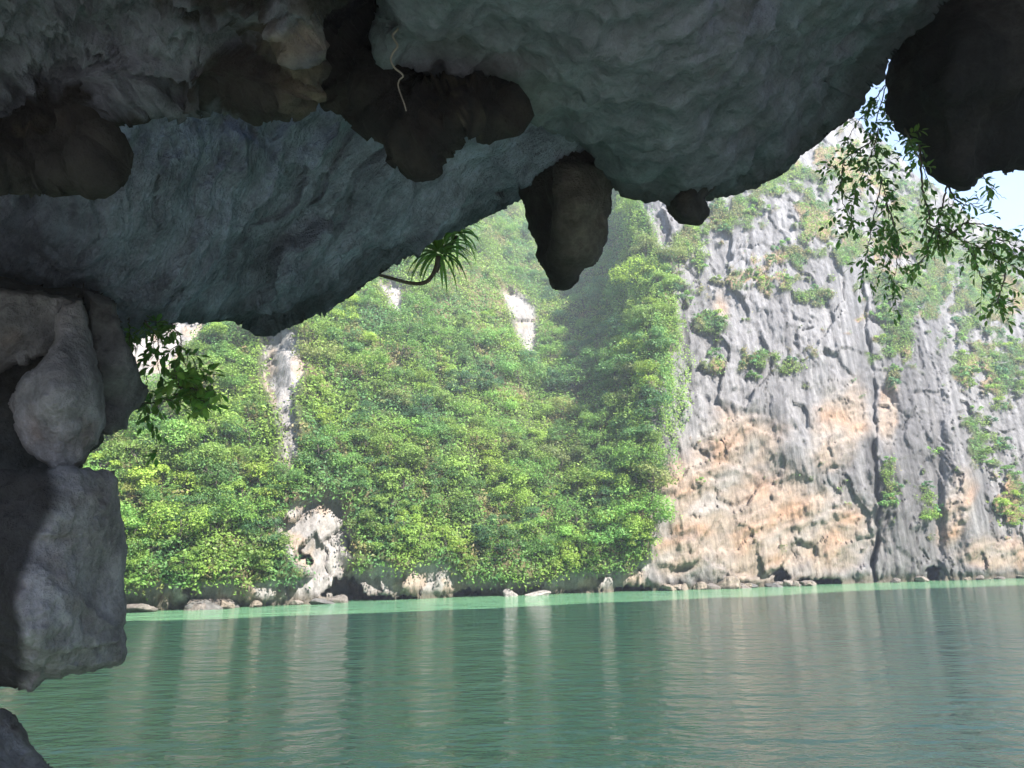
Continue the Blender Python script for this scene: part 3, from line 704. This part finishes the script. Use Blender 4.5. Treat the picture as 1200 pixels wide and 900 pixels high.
# slab B: the broad bulging ceiling at right
b0, b1 = at(np.array([700., 1000.]), np.array([60., 40.]), np.array([6., 7.]))
def dispB(P, GX, GY, sd):
    p1, _, _ = worley(P[..., 0]*2.6+.3*n3(P, 1.5, 2), P[..., 1]*2.6)
    pits = np.clip(.45-p1, 0, .45)
    s = P[..., 0]*.5+P[..., 1]*.86; t = -P[..., 0]*.86+P[..., 1]*.5
    r1 = ridged((t+.3*n3(P, .7, 2))*1.6, s*.5, t*0+6, 3); lf = sstep(900, 650, GX)
    return .22*n3(P, .45, 3, 5)-.12*pits+lf*.12*r1+.09*n3(P, 3., 4)+.05*ridged(P[..., 0]*4, P[..., 1]*4, P[..., 2]*4, 2)
def colB(P, GX, GY, sd, h):
    t = n3(P, .7, 4, 14); c_ = lerp(TEAL*.76, TEAL*np.array([.6, .72, .66]), sstep(-.3, .5, t)[..., None])*(1+.2*n3(P, 3, 3))[..., None]
    c_ = lerp(c_, BRN*1.5, (sstep(.35, .9, n3(P, 1.1, 4, 19)))[..., None]*.55)
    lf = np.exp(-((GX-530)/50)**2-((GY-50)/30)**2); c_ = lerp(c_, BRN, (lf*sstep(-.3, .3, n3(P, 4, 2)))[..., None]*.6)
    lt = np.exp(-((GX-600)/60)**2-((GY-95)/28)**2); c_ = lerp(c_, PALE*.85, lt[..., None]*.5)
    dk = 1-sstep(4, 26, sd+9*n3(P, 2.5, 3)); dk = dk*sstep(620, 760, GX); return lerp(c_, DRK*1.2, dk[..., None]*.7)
B_POLY = [(405, -500), (425, -120), (442, 0), (436, 40), (445, 70), (475, 74), (500, 80), (530, 93), (560, 99), (600, 114), (640, 136), (668, 152), (700, 180), (716, 205), (735, 222), (770, 226), (800, 228), (840, 229), (870, 222), (905, 206), (935, 188), (962, 168), (990, 146), (1008, 128), (1018, 108), (1034, 92), (1044, 68), (1065, 44), (1090, 20), (1112, -2), (1180, -60), (1300, -200), (1500, -600)]
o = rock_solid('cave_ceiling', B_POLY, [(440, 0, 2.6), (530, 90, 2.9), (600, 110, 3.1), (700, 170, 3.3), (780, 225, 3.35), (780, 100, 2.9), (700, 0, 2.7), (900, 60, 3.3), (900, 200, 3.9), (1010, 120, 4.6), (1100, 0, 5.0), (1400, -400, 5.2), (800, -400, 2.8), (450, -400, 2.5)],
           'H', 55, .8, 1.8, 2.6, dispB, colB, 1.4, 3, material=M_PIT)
tag(o, kind='structure')

# upper left near mass
def ruf(k1, k2, big_=.14): return lambda P, GX, GY, sd: big_*n3(P, .9, 3)+1.2*k1*ridged(P[..., 0]*2.4, P[..., 1]*2.4, P[..., 2]*2.4, 5, .6)+2*k2*n3(P, 9, 3)+.10*facets(P[..., 0]*3+.3*n3(P, 3, 2), P[..., 1]*3, 57)+.05*facets(P[..., 0]*8+.3*n3(P, 5, 2), P[..., 1]*8, 58)+.05*ridged(P[..., 0]*7, P[..., 1]*7, P[..., 2]*7, 3, .6)
def colC(P, GX, GY, sd, h):
    t = sstep(-.12, .3, n3(P, 1.3, 4, 2)+.45*n3(P, 5, 3, 8)+.9*np.exp(-((GX-60)/170)**2-((GY-40)/90)**2)+.9*np.exp(-((GX-250)/90)**2-((GY-20)/40)**2)-.35-.6*np.exp(-((GX-70)/60)**2-((GY-170)/60)**2)-.5*np.exp(-((GX-300)/60)**2-((GY-90)/50)**2))
    c_ = lerp(BRN*.6, TEAL*.85, t[..., None])  # bluish lit patches painted in teal over the brown stained rock
    edge = np.exp(-((GX-352)/16)**2-((GY-85)/60)**2)+.9*np.exp(-((GX-345)/40)**2-((GY-30)/16)**2)+.8*np.exp(-((GX-30)/35)**2-((GY-155)/10)**2)
    return lerp(c_, OCH*1.1, (edge*sstep(.0, .5, ridged(P[..., 0]*7, P[..., 1]*7, P[..., 2]*7, 4)+.2*n3(P, 3, 2)))[..., None]*.38)
C_POLY = [(-800, 260), (-300, 235), (-60, 215), (0, 216), (35, 224), (70, 222), (108, 214), (130, 200), (141, 180), (136, 165), (133, 143), (150, 132), (170, 124), (192, 114), (208, 106), (225, 110), (245, 118), (268, 124), (290, 133), (312, 131), (330, 128), (352, 130), (357, 110), (370, 95), (371, 70), (360, 58), (363, 30), (390, 6), (410, 0), (400, -60), (420, -200), (420, -500), (-800, -500)]
o = rock_solid('ceiling_overhang', C_POLY, [(-800, 200, 1.7), (0, 200, 1.9), (100, 190, 1.95), (140, 150, 2.15), (210, 110, 2.35), (300, 120, 2.2), (355, 100, 2.25), (60, 60, 2.5), (200, 50, 2.5), (330, 20, 2.35), (0, 0, 2.4), (-300, 0, 2.2), (200, -300, 2.4), (400, -300, 2.3), (60, 140, 2.3), (250, 90, 2.45)],
           'H', 22, .35, 1.0, 2.6, ruf(.085, .022, .16), colC, 2.2, 4)
tag(o, 'dark brown stained rock overhang with pale ragged rim, nearest in the upper left', 'rock overhang')
# dark knob between the cavities
def colD(P, GX, GY, sd, h):
    c_ = lerp(DRK*.5, BRN*.8, sstep(-.2, .5, n3(P, 2.5, 4))[..., None])
    hl = np.exp(-((GX-545)/22)**2-((GY-135)/34)**2)+.7*np.exp(-((GX-520)/25)**2-((GY-118)/10)**2)
    return lerp(c_, OCH*.8, (hl*sstep(.0, .5, n3(P, 9, 3)))[..., None]*.4)
o = rock_solid('hanging_rock', [(385, -120), (372, 20), (376, 66), (392, 88), (400, 108), (420, 124), (440, 134), (452, 152), (466, 172), (478, 188), (490, 196), (506, 190), (520, 178), (534, 160), (548, 150), (580, 150), (600, 135), (615, 112), (560, 60), (520, 20), (480, -120)],
           [(385, -100, 5.6), (380, 60, 5.2), (440, 120, 4.7), (490, 190, 4.6), (540, 130, 4.6), (505, 88, 5.6), (470, 60, 5.0), (600, 110, 5.2), (460, 0, 5.2)], 'D', 20, .45, 1.1, 2.3, ruf(.1, .02, .12), colD, 2.0, 5)
tag(o, 'dark blackish brown knob of rock hanging between two black hollows in the cave roof', 'hanging rock')
# big stalactite
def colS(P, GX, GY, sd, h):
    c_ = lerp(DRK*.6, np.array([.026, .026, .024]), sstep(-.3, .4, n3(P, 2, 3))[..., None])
    lit_face = np.exp(-((GX-685)/28)**4-((GY-256)/62)**4); return lerp(c_, np.array([.13, .12, .105]), lit_face[..., None]*.85)  # lit right-hand face painted in as a paler patch
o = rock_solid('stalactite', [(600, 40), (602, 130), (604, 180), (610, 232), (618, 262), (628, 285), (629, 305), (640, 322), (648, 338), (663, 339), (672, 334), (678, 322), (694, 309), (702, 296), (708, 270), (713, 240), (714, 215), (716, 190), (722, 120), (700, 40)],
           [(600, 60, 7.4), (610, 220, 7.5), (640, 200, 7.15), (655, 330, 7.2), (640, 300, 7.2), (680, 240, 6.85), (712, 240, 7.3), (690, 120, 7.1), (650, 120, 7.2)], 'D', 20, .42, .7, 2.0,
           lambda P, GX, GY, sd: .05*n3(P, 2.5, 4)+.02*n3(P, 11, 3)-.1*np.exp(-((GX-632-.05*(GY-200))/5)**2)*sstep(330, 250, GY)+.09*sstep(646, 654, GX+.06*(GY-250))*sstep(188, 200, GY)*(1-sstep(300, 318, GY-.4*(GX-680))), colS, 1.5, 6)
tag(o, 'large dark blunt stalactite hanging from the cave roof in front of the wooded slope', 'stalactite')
o = rock_solid('stalactite', [(770, 205), (778, 228), (779, 240), (785, 252), (797, 262), (812, 266), (825, 262), (831, 252), (830, 240), (826, 232), (835, 226), (845, 205)],
           [(780, 230, 7.4), (805, 240, 7.1), (830, 230, 7.4), (805, 262, 7.3), (805, 205, 7.2)], 'D', 16, .25, .4, 1.8, lambda P, GX, GY, sd: .03*n3(P, 5, 4), lambda P, GX, GY, sd, h: lerp(DRK, BRN, sstep(-.3, .4, n3(P, 4, 3))[..., None]), 1.3, 7)
tag(o, 'small rounded dark stalactite stub on the lip of the cave roof before the grey cliff', 'stalactite')
# right dark mass
o = rock_solid('hanging_rock', [(1130, -500), (1105, -60), (1078, 25), (1052, 62), (1046, 82), (1047, 104), (1049, 128), (1058, 146), (1078, 158), (1087, 170), (1085, 190), (1092, 205), (1108, 212), (1125, 220), (1138, 217), (1148, 208), (1156, 200), (1172, 199), (1184, 204), (1196, 200), (1215, 203), (1260, 222), (1330, 236), (1450, 300), (1700, 420), (1900, 300), (1900, -500)],
           [(1100, 0, 9.2), (1050, 90, 9.2), (1090, 190, 8.8), (1130, 215, 8.6), (1130, 100, 8.2), (1180, 200, 8.9), (1200, 80, 8.4), (1300, 200, 8.6), (1300, 0, 8.2), (1800, 0, 9), (1800, 300, 9), (1160, 130, 8.7)], 'D', 34, .7, 2.2, 3.0,
           lambda P, GX, GY, sd: .22*n3(P, .9, 3)+.16*ridged(P[..., 0]*1.3, P[..., 1]*.8, P[..., 2]*.35, 3)+.03*n3(P, 6, 3),
           lambda P, GX, GY, sd, h: lerp(DRK*.6, np.array([.033, .030, .030]), sstep(-.1, .6, n3(P, 1.2, 4, 3))[..., None]), 1.8, 8)
tag(o, 'dark brown rock mass hanging at the right edge of the cave mouth beside the sky', 'hanging rock')

# left pillar
def colP(base, k=0, st=.5):
    base = np.array(base)
    def f(P, GX, GY, sd, h):
        c_ = base*(1+.28*n3(P, 2.2, 4, k)+.15*n3(P, 9, 3, k))[..., None]
        c_ = lerp(c_, DRK, (sstep(.2, .8, n3(P, 1.7, 3, k+7)))[..., None]*st)
        return lerp(c_, np.array([.14, .095, .07]), (sstep(.35, .9, n3(P, 2.6, 3, k+3)))[..., None]*.45)
    return f
PG = (.27, .262, .28)
pock = lambda a, b: (lambda P, GX, GY, sd: a*n3(P, 1.6, 4)+1.1*a*facets(P[..., 0]*1.6+P[..., 1]*.5, P[..., 2]*1.3, 51, .6)+.6*b*facets(P[..., 0]*4.5+P[..., 1]*2+.2*n3(P, 5, 2), P[..., 2]*3.5, 53, .6)+1.1*b*ridged(P[..., 0]*6, P[..., 1]*6, P[..., 2]*4, 3)+.015*n3(P, 14, 4))
o = rock_solid('pillar_rock', [(-500, 320), (0, 330), (60, 335), (120, 340), (118, 420), (112, 520), (60, 575), (0, 580), (-500, 590)],
           [(-500, 450, 5.2), (0, 450, 5.7), (100, 450, 5.9), (100, 350, 5.6), (0, 350, 5.4), (0, 570, 5.6)], 'D', 12, .3, 1.2, 3, pock(.1, .03), colP((.06, .063, .067), 3), 1.5, 11, material=M_PILLAR)
tag(o, 'dark recessed rock wall behind the stacked rocks of the left pillar', 'rock')
o = rock_solid('pillar_rock', [(-500, 330), (0, 338), (60, 342), (100, 348), (104, 380), (88, 398), (66, 398), (54, 412), (36, 420), (20, 426), (0, 440), (-60, 455), (-500, 480)],
           [(-500, 400, 4.3), (0, 400, 4.9), (60, 370, 5.0), (100, 360, 5.1), (0, 435, 5.1), (0, 345, 4.9)], 'D', 8, .2, .8, 2.4, pock(.08, .02), colP((.155, .155, .165), 5), 1.5, 12, material=M_PILLAR)
tag(o, 'rough grey rock under the ceiling at the top of the left pillar', 'rock')
o = rock_solid('pillar_rock', [(98, 340), (136, 350), (141, 372), (150, 402), (162, 432), (173, 460), (168, 476), (152, 488), (148, 504), (134, 506), (119, 507), (114, 470), (112, 440), (104, 400), (99, 370)],
           [(100, 350, 5.3), (115, 400, 5.25), (118, 470, 5.35), (140, 430, 5.2), (170, 460, 5.6), (140, 500, 5.3)], 'D', 9, .22, .8, 2.0, pock(.04, .013), colP((.13, .132, .14), 6, .6), 1.1, 13, material=M_PILLAR)
tag(o, 'dark grey wedge of rock, the one reaching furthest right on the left pillar', 'rock')
o = rock_solid('pillar_rock', [(68, 352), (98, 352), (104, 385), (112, 420), (118, 445), (120, 480), (121, 502), (114, 520), (104, 530), (96, 542), (80, 552), (66, 552), (52, 538), (34, 526), (22, 508), (17, 488), (9, 472), (14, 462), (34, 440), (58, 416), (66, 398)],
           [(70, 360, 5.0), (100, 400, 4.95), (118, 480, 4.95), (60, 470, 4.6), (15, 470, 4.9), (75, 550, 4.75), (80, 430, 4.7)], 'D', 9, .2, .9, 2.0, pock(.045, .012), colP((.21, .205, .22), 8, .4), 1.1, 14, material=M_PILLAR)
tag(o, 'pale grey leaf shaped boulder wedged pointing down in the left pillar', 'rock')
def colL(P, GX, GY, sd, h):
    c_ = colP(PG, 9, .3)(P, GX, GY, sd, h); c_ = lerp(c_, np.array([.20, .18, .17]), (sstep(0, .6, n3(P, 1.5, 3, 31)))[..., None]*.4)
    dk = sstep(8, -8, GX-np.interp(GY, [550, 600, 640, 700, 760, 810], [60, 62, 40, 20, 22, 28])+5*n3(P, 5, 3))  # shade on the left face, painted into the colour
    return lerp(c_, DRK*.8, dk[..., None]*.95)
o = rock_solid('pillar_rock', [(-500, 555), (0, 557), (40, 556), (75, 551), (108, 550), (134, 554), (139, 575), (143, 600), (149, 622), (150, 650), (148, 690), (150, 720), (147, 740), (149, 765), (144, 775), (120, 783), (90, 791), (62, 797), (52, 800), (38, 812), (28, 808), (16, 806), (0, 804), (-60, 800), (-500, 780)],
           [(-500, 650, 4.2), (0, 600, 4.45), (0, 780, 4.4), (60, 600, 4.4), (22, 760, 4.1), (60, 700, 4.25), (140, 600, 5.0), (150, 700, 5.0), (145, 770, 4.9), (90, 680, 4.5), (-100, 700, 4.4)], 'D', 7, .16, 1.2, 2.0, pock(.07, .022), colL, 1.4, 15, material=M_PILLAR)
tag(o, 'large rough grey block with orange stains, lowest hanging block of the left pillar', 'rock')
o = rock_solid('pillar_rock', [(-500, 880), (-60, 838), (0, 834), (18, 842), (30, 854), (34, 872), (44, 880), (54, 890), (64, 906), (80, 960), (100, 1100), (-500, 1200)],
           [(-500, 950, 4.0), (0, 850, 4.6), (30, 880, 4.5), (60, 900, 4.5), (0, 900, 4.2), (0, 1100, 4.0)], 'D', 14, .25, 1.0, 2.0, pock(.08, .035), colP((.20, .198, .205), 12, .3), 1.2, 16, material=M_PILLAR)
tag(o, 'grey pitted rock poking up in the bottom left corner above the water', 'rock')

# ------------------------------------------------------------------ the massif that holds the cave
def massif():
    xs = np.concatenate([np.linspace(-120, -12, 30), np.linspace(-11, 24, 90), np.linspace(26, 260, 70)])
    rows = []
    lp = np.array([(-600, 345), (0, 345), (150, 355), (310, 382), (405, 345), (445, 318), (520, 268), (600, 230), (620, 215), (720, 215), (780, 222), (900, 200), (960, 165), (1030, 92), (1062, 44), (1100, 60), (1500, 150)], float)
    dl = pixdir(lp[:, 0], lp[:, 1]); dl = dl/dl[:, 1:2]*9.3; lipx, lipz = dl[:, 0], dl[:, 2]+CH+.7
    for x in xs:
        inside = float(sstep(-14, -11, x)*(1-sstep(25, 29, x)))
        yf = 9.3+.42*max(x-16, 0)+.15*max(-x-10, 0)+.6*float(perlin(np.array([x*.2]), 0., 0.)[0])
        top = np.interp(x, [-120, -40, 0, 60, 130, 260], [38, 44, 47, 50, 52, 55])+2*float(perlin(np.array([x*.05]), 3., 0.)[0])
        lz = lerp(-2.5, np.interp(x, lipx, lipz), inside)
        iy = lambda y: lerp(yf, y, inside); iz = lambda z: lerp(-2.5, z, inside)
        h_ = lambda f: lerp(lz+2., top, f)
        zb = lerp(-2.5, 17, inside); yb = lerp(-24, -7.5, inside)  # unseen rear opening, added to let sun and sky light the ceiling
        prof = [(yb, zb), (lerp(-23, -8.5, inside), lerp(zb, top, .3)), (lerp(-20, -8, inside), top*.8), (lerp(-12, -6.5, inside), top+1), (yf+3.5, top), (yf+3.5, h_(.75)), (yf+3, h_(.5)), (yf+2, h_(.25)), (yf+1.2, h_(.1)), (yf+.7, lz+2.0), (yf+.0, lz), (iy(7), iz(lz+1.2)), (iy(3), iz(10.0)), (iy(0), iz(11)), (iy(-2), iz(12)), (iy(-4), iz(13)), (iy(-6), iz(14)), (yb, zb)]
        pr_ = np.array(prof, float); t = np.linspace(0, len(pr_)-1, 150)
        yy = np.interp(t, np.arange(len(pr_)), pr_[:, 0]); z2 = np.interp(t, np.arange(len(pr_)), pr_[:, 1])
        rows.append(np.stack([np.full(150, x), yy, z2], -1))
    P = np.array(rows); nz = fbm(P[..., 0]*.15, P[..., 1]*.15, P[..., 2]*.15, 5)
    k = sstep(6, 20, np.linspace(0, 149, 150))[None]*np.where(P[..., 2] > 16, 1.6, .18)
    P[..., 1] += nz*k
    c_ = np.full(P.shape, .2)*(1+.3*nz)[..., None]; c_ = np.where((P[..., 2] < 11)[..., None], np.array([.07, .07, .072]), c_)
    tag(obj('rock_massif', mesh('rock_massif', P, gridfaces(len(xs), 150), M_CLIFF, np.clip(c_.reshape(-1, 3), .02, .6))), kind='structure')
massif()
def bounce_ledge():  # pale shelf added unseen behind the camera to bounce sunlight into the cave
    x, y = np.meshgrid(np.linspace(-22, 40, 160), np.linspace(-34, 4.5, 160))
    z = .9+.35*fbm(x*.4, y*.4, x*0, 4)-3.5*sstep(1.5, 4.2, y)-3*sstep(-8, -15, x)*0
    c_ = np.array([.40, .40, .39])*(1+.25*fbm(x*.8, y*.8, x*0+4, 3))[..., None]
    tag(obj('added_bounce_ledge', mesh('added_bounce_ledge', np.stack([x, y, z], -1), gridfaces(160, 160), M_CLIFF, c_.reshape(-1, 3))), kind='structure')
bounce_ledge()

# ------------------------------------------------------------------ near plants
def near_leaf(base, d, up, L, W, fold=.25, droop=.2):
    d = d/np.linalg.norm(d); s = np.cross(d, up); s /= np.linalg.norm(s)+1e-9; n = np.cross(s, d)
    V = [base]; F = []; T = []
    for t, w_ in ((.28, .8), (.6, 1.), (.84, .55)):
        m_ = base+d*L*t-n*droop*L*t*t
        V += [m_-s*W*.5*w_+n*W*fold*w_*.5, m_, m_+s*W*.5*w_+n*W*fold*w_*.5]
    V.append(base+d*L-n*droop*L)
    T = [(0, 2, 1), (0, 3, 2), (7, 8, 10), (8, 9, 10)]; F = [(1, 2, 5, 4), (2, 3, 6, 5), (4, 5, 8, 7), (5, 6, 9, 8)]
    return np.array(V), F, T
def branch_plant(name, label, paths, dep, twl, leafL, leafW, dens, col, seed, stem_r=.012, spread=.5, cat='branch', mode='alt'):
    r = np.random.default_rng(seed); sb = MB(); lb = MB()
    alls = []
    for path in paths:
        pts = np.array(path, float); dd = dep+r.uniform(-.35, .35)
        P = at(pts[:, 0], pts[:, 1], np.full(len(pts), dd)+np.linspace(0, r.uniform(-.4, .4), len(pts)))
        t = np.linspace(0, len(P)-1, len(P)*7); Q = np.stack([np.interp(t, np.arange(len(P)), P[:, k]) for k in range(3)], -1)
        Q[1:-1] = (Q[:-2]+2*Q[1:-1]+Q[2:])/4; Q = Q+r.normal(size=Q.shape)*.006
        sb.tube(Q, np.linspace(stem_r, stem_r*.3, len(Q)), 5, (.1, .08, .06)); alls.append(Q)
    for Q in alls:
        L = np.linalg.norm(np.diff(Q, axis=0), axis=1).sum(); nt_ = max(2, int(L*dens))
        for k in range(nt_):
            t0 = r.uniform(.12, 1)*(len(Q)-1); i = min(int(t0), len(Q)-2); s = Q[i]
            ax = Q[i+1]-Q[i]; ax /= np.linalg.norm(ax)+1e-9
            dv = ax*.5+rand_unit(1, r)[0]*spread*1.6+np.array([0, 0, -.35]); dv /= np.linalg.norm(dv)
            tl = twl*r.uniform(.5, 1.3); m_ = 6
            tw = np.array([s+dv*tl*q_+np.array([0, 0, -.25*tl*q_*q_]) for q_ in np.linspace(0, 1, m_)])
            sb.tube(tw, np.linspace(stem_r*.3, stem_r*.12, m_), 4, (.1, .09, .06))
            nl = int(r.integers(5, 10))
            for q_ in range(nl):
                u = (q_+1)/nl; pt = tw[0]*(1-u)+tw[-1]*u; pt = pt+np.array([0, 0, -.25*tl*u*u+.25*tl*u])*0
                side = np.cross(dv, rand_unit(1, r)[0]); side /= np.linalg.norm(side)+1e-9
                ld = dv*.55+side*(.9 if q_ < nl-1 else .1)+np.array([0, 0, -.15]); up = rand_unit(1, r)[0]*.6+np.array([0, 0, 1.])
                V, F, T = near_leaf(pt, ld, up, leafL*r.uniform(.7, 1.15), leafW*r.uniform(.8, 1.1))
                lb.add(V, F, T, np.array(col)*r.uniform(.7, 1.35)*np.array([r.uniform(.8, 1.3), 1, 1]))
    e = empty(name, tuple(alls[0][0])); tag(e, label, cat)
    off = Vector(alls[0][0])
    for nm, mb, m_ in (('stem', sb, M_BARK), ('leaves', lb, M_NEARLEAF)):
        me = mb.build(nm, m_, smooth=(nm == 'stem')); me.transform(Matrix.Translation(-off)); obj(nm, me, e)
    return e
NG = (.12, .25, .05)
# right: branches drooping between the two rock masses
branch_plant('hanging_branch', 'thin leafy branches trailing beside the ceiling edge before the grey cliff', [
    [(1046, 60), (1040, 95), (1030, 130), (1022, 165), (1030, 200), (1040, 240), (1045, 280), (1042, 320)],
    [(1040, 95), (1020, 125), (1000, 150), (985, 178)], [(1030, 150), (1022, 180), (1010, 205), (1000, 225)],
    [(1034, 210), (1025, 250), (1018, 285), (1012, 312)], [(1040, 240), (1050, 270), (1052, 300), (1045, 345)], [(1045, 100), (1060, 140), (1070, 165), (1078, 190)], [(1022, 165), (990, 185), (985, 215), (988, 240), (1005, 262)]],
    9.6, .30, .098, .042, 15, NG, 21, .009, .8)
branch_plant('hanging_branch', 'crooked leafy branch hanging below the rock mass at the right, reaching over the sky', [
    [(1078, 165), (1080, 215), (1084, 238), (1090, 252), (1086, 262), (1098, 266), (1112, 275), (1130, 283), (1150, 290), (1168, 300), (1190, 312)],
    [(1098, 266), (1090, 280), (1085, 300), (1075, 312)], [(1130, 283), (1140, 300), (1148, 320), (1152, 335)], [(1112, 275), (1130, 262), (1150, 262), (1170, 268)], [(1150, 290), (1165, 280), (1180, 283), (1196, 292)],
    [(1060, 150), (1068, 170), (1080, 190), (1088, 210)], [(1110, 215), (1118, 232), (1130, 240), (1148, 238)], [(1168, 300), (1178, 320), (1172, 345), (1166, 360)], [(1110, 218), (1104, 245), (1100, 262)], [(1196, 292), (1215, 300), (1235, 315)]],
    9.3, .27, .098, .042, 14, NG, 22, .014, .75)
branch_plant('hanging_branch', 'single small leaf spray against the blue sky near the right edge', [[(1150, 203), (1158, 215), (1166, 224), (1180, 234)]], 9.0, .14, .12, .036, 5, NG, 25, .006)
# left: two sprays beside the pillar
branch_plant('leafy_branch', 'leafy spray with broad dark leaves under the ceiling, upper one beside the left pillar', [
    [(132, 372), (150, 368), (170, 376), (190, 378), (210, 380)], [(170, 376), (182, 392), (186, 412), (185, 430), (190, 445)], [(150, 370), (152, 385), (150, 398)], [(200, 380), (212, 395), (212, 412), (214, 425)]],
    6.6, .15, .095, .042, 15, (.11, .25, .05), 31, .006, .6)
branch_plant('leafy_branch', 'horizontal twig bearing a dense cluster of broad dark leaves right of the left pillar', [
    [(160, 472), (185, 472), (200, 468), (212, 458), (222, 446), (232, 440), (245, 440)], [(212, 458), (225, 462), (238, 470), (246, 478)], [(212, 456), (208, 442), (204, 432)], [(225, 448), (230, 436), (228, 426)], [(222, 455), (236, 458), (248, 458)]],
    6.3, .13, .10, .046, 20, (.12, .27, .05), 32, .007, .7)
branch_plant('leafy_branch', 'thin drooping twig with a few dark leaves, lowest one beside the left pillar', [
    [(170, 474), (175, 490), (178, 508), (184, 520), (190, 530)], [(172, 440), (173, 460), (174, 480)]], 6.4, .10, .085, .036, 12, (.11, .25, .05), 33, .004, .6)

# screw pine
def screw_pine():
    dep = 8.9; r = np.random.default_rng(4)
    P = at(np.array([440., 455, 475, 490, 500, 507, 512, 514]), np.array([321., 325, 331, 333, 331, 323, 311, 300]), np.full(8, dep))
    e = empty('screw_pine', tuple(P[0])); tag(e, 'spiky screw pine with curved bare stem growing out from the ceiling edge', 'screw pine')
    off = Vector(P[0]); sb = MB(); t = np.linspace(0, 7, 30); Q = np.stack([np.interp(t, np.arange(8), P[:, k]) for k in range(3)], -1)
    for _ in range(3): Q[1:-1] = (Q[:-2]+2*Q[1:-1]+Q[2:])/4
    sb.tube(Q, np.linspace(.018, .028, 30), 8, (.1, .08, .06))
    P2 = at(np.array([512., 516, 522, 530, 535]), np.array([318., 308, 298, 286, 277]), np.array([dep, dep+.2, dep+.4, dep+.6, dep+.7])); sb.tube(P2, [.02]*5, 7)
    me = sb.build('stem', M_BARK); me.transform(Matrix.Translation(-off)); obj('stem', me, e)
    for hx, hy, dp, nl, LL in ((514, 297, dep, 62, .48), (536, 275, dep+.7, 46, .44)):
        lb = MB(); c0 = at(hx, hy, dp)
        for k in range(nl):
            el = r.uniform(-.45, 1.35); a = r.uniform(0, 2*PI); d_ = np.array([math.cos(a)*math.cos(el), math.sin(a)*math.cos(el)*.9, math.sin(el)])
            L = LL*r.uniform(.8, 1.15); n_s = 9; pts = []
            p = c0+d_*.03; v_ = d_.copy(); st = L/n_s
            for q_ in range(n_s+1):
                pts.append(p.copy()); v_ = v_+np.array([0, 0, -.13-.03*q_]); v_ /= np.linalg.norm(v_); p = p+v_*st
            pts = np.array(pts); tg = np.gradient(pts, axis=0); sd_ = np.cross(tg, [0, 0, 1.]); sd_ /= np.linalg.norm(sd_, axis=1)[:, None]+1e-9
            up = np.cross(sd_, tg); up /= np.linalg.norm(up, axis=1)[:, None]+1e-9
            wd = .040*np.interp(np.linspace(0, 1, n_s+1), [0, .2, .6, 1], [.8, 1, .75, .05])[:, None]*r.uniform(.8, 1.15)
            V = np.stack([pts-sd_*wd*.5+up*wd*.22, pts, pts+sd_*wd*.5+up*wd*.22], 1).reshape(-1, 3); F = []
            for q_ in range(n_s):
                b = q_*3; F += [(b, b+1, b+4, b+3), (b+1, b+2, b+5, b+4)]
            lb.add(V, F, None, np.array([.15, .30, .055])*r.uniform(.7, 1.5))
        me = lb.build('rosette', M_NEARLEAF); me.transform(Matrix.Translation(-off)); obj('rosette', me, e)
screw_pine()

# aerial root
def root():
    px = np.array([462., 468, 473, 472, 466, 459, 463, 467, 460, 457, 462, 471, 473, 468, 466, 470, 474, 476]); py = np.array([-30., 0, 12, 25, 35, 41, 48, 54, 62, 70, 80, 86, 90, 93, 100, 112, 122, 130])
    P = at(px, py, np.full(len(px), 4.15)); t = np.linspace(0, len(P)-1, 80); Q = np.stack([np.interp(t, np.arange(len(P)), P[:, k]) for k in range(3)], -1)
    for _ in range(3): Q[1:-1] = (Q[:-2]+2*Q[1:-1]+Q[2:])/4
    V, F, T = tube(Q, np.linspace(.007, .0035, 80), 7)
    tag(obj('hanging_root', mesh('hanging_root', V, F, M_ROOT, tris=T)), 'thin pale crooked root dangling in front of the dark rock knob', 'root')
root()

# ------------------------------------------------------------------ air
if HAZE > 0:
    m = bpy.data.materials.new('air'); m.use_nodes = True; n = m.node_tree; n.nodes.clear()
    out = n.nodes.new('ShaderNodeOutputMaterial'); pv = n.nodes.new('ShaderNodeVolumePrincipled')
    pv.inputs['Color'].default_value = (.86, .93, 1, 1); pv.inputs['Density'].default_value = HAZE; pv.inputs['Anisotropy'].default_value = 0.0
    n.links.new(pv.outputs[0], out.inputs['Volume'])
    x0, x1, y0, y1, z0, z1 = -1000, 1200, -600, 1200, -7.5, 150
    V = np.array([(x, y, z) for z in (z0, z1) for y in (y0, y1) for x in (x0, x1)], float)
    Fh = [(0, 2, 3, 1), (4, 5, 7, 6), (0, 1, 5, 4), (2, 6, 7, 3), (0, 4, 6, 2), (1, 3, 7, 5)]
    tag(obj('haze', mesh('haze', V, Fh, m, smooth=False)), 'thin pale haze in the air over the water', 'haze', None, 'stuff')
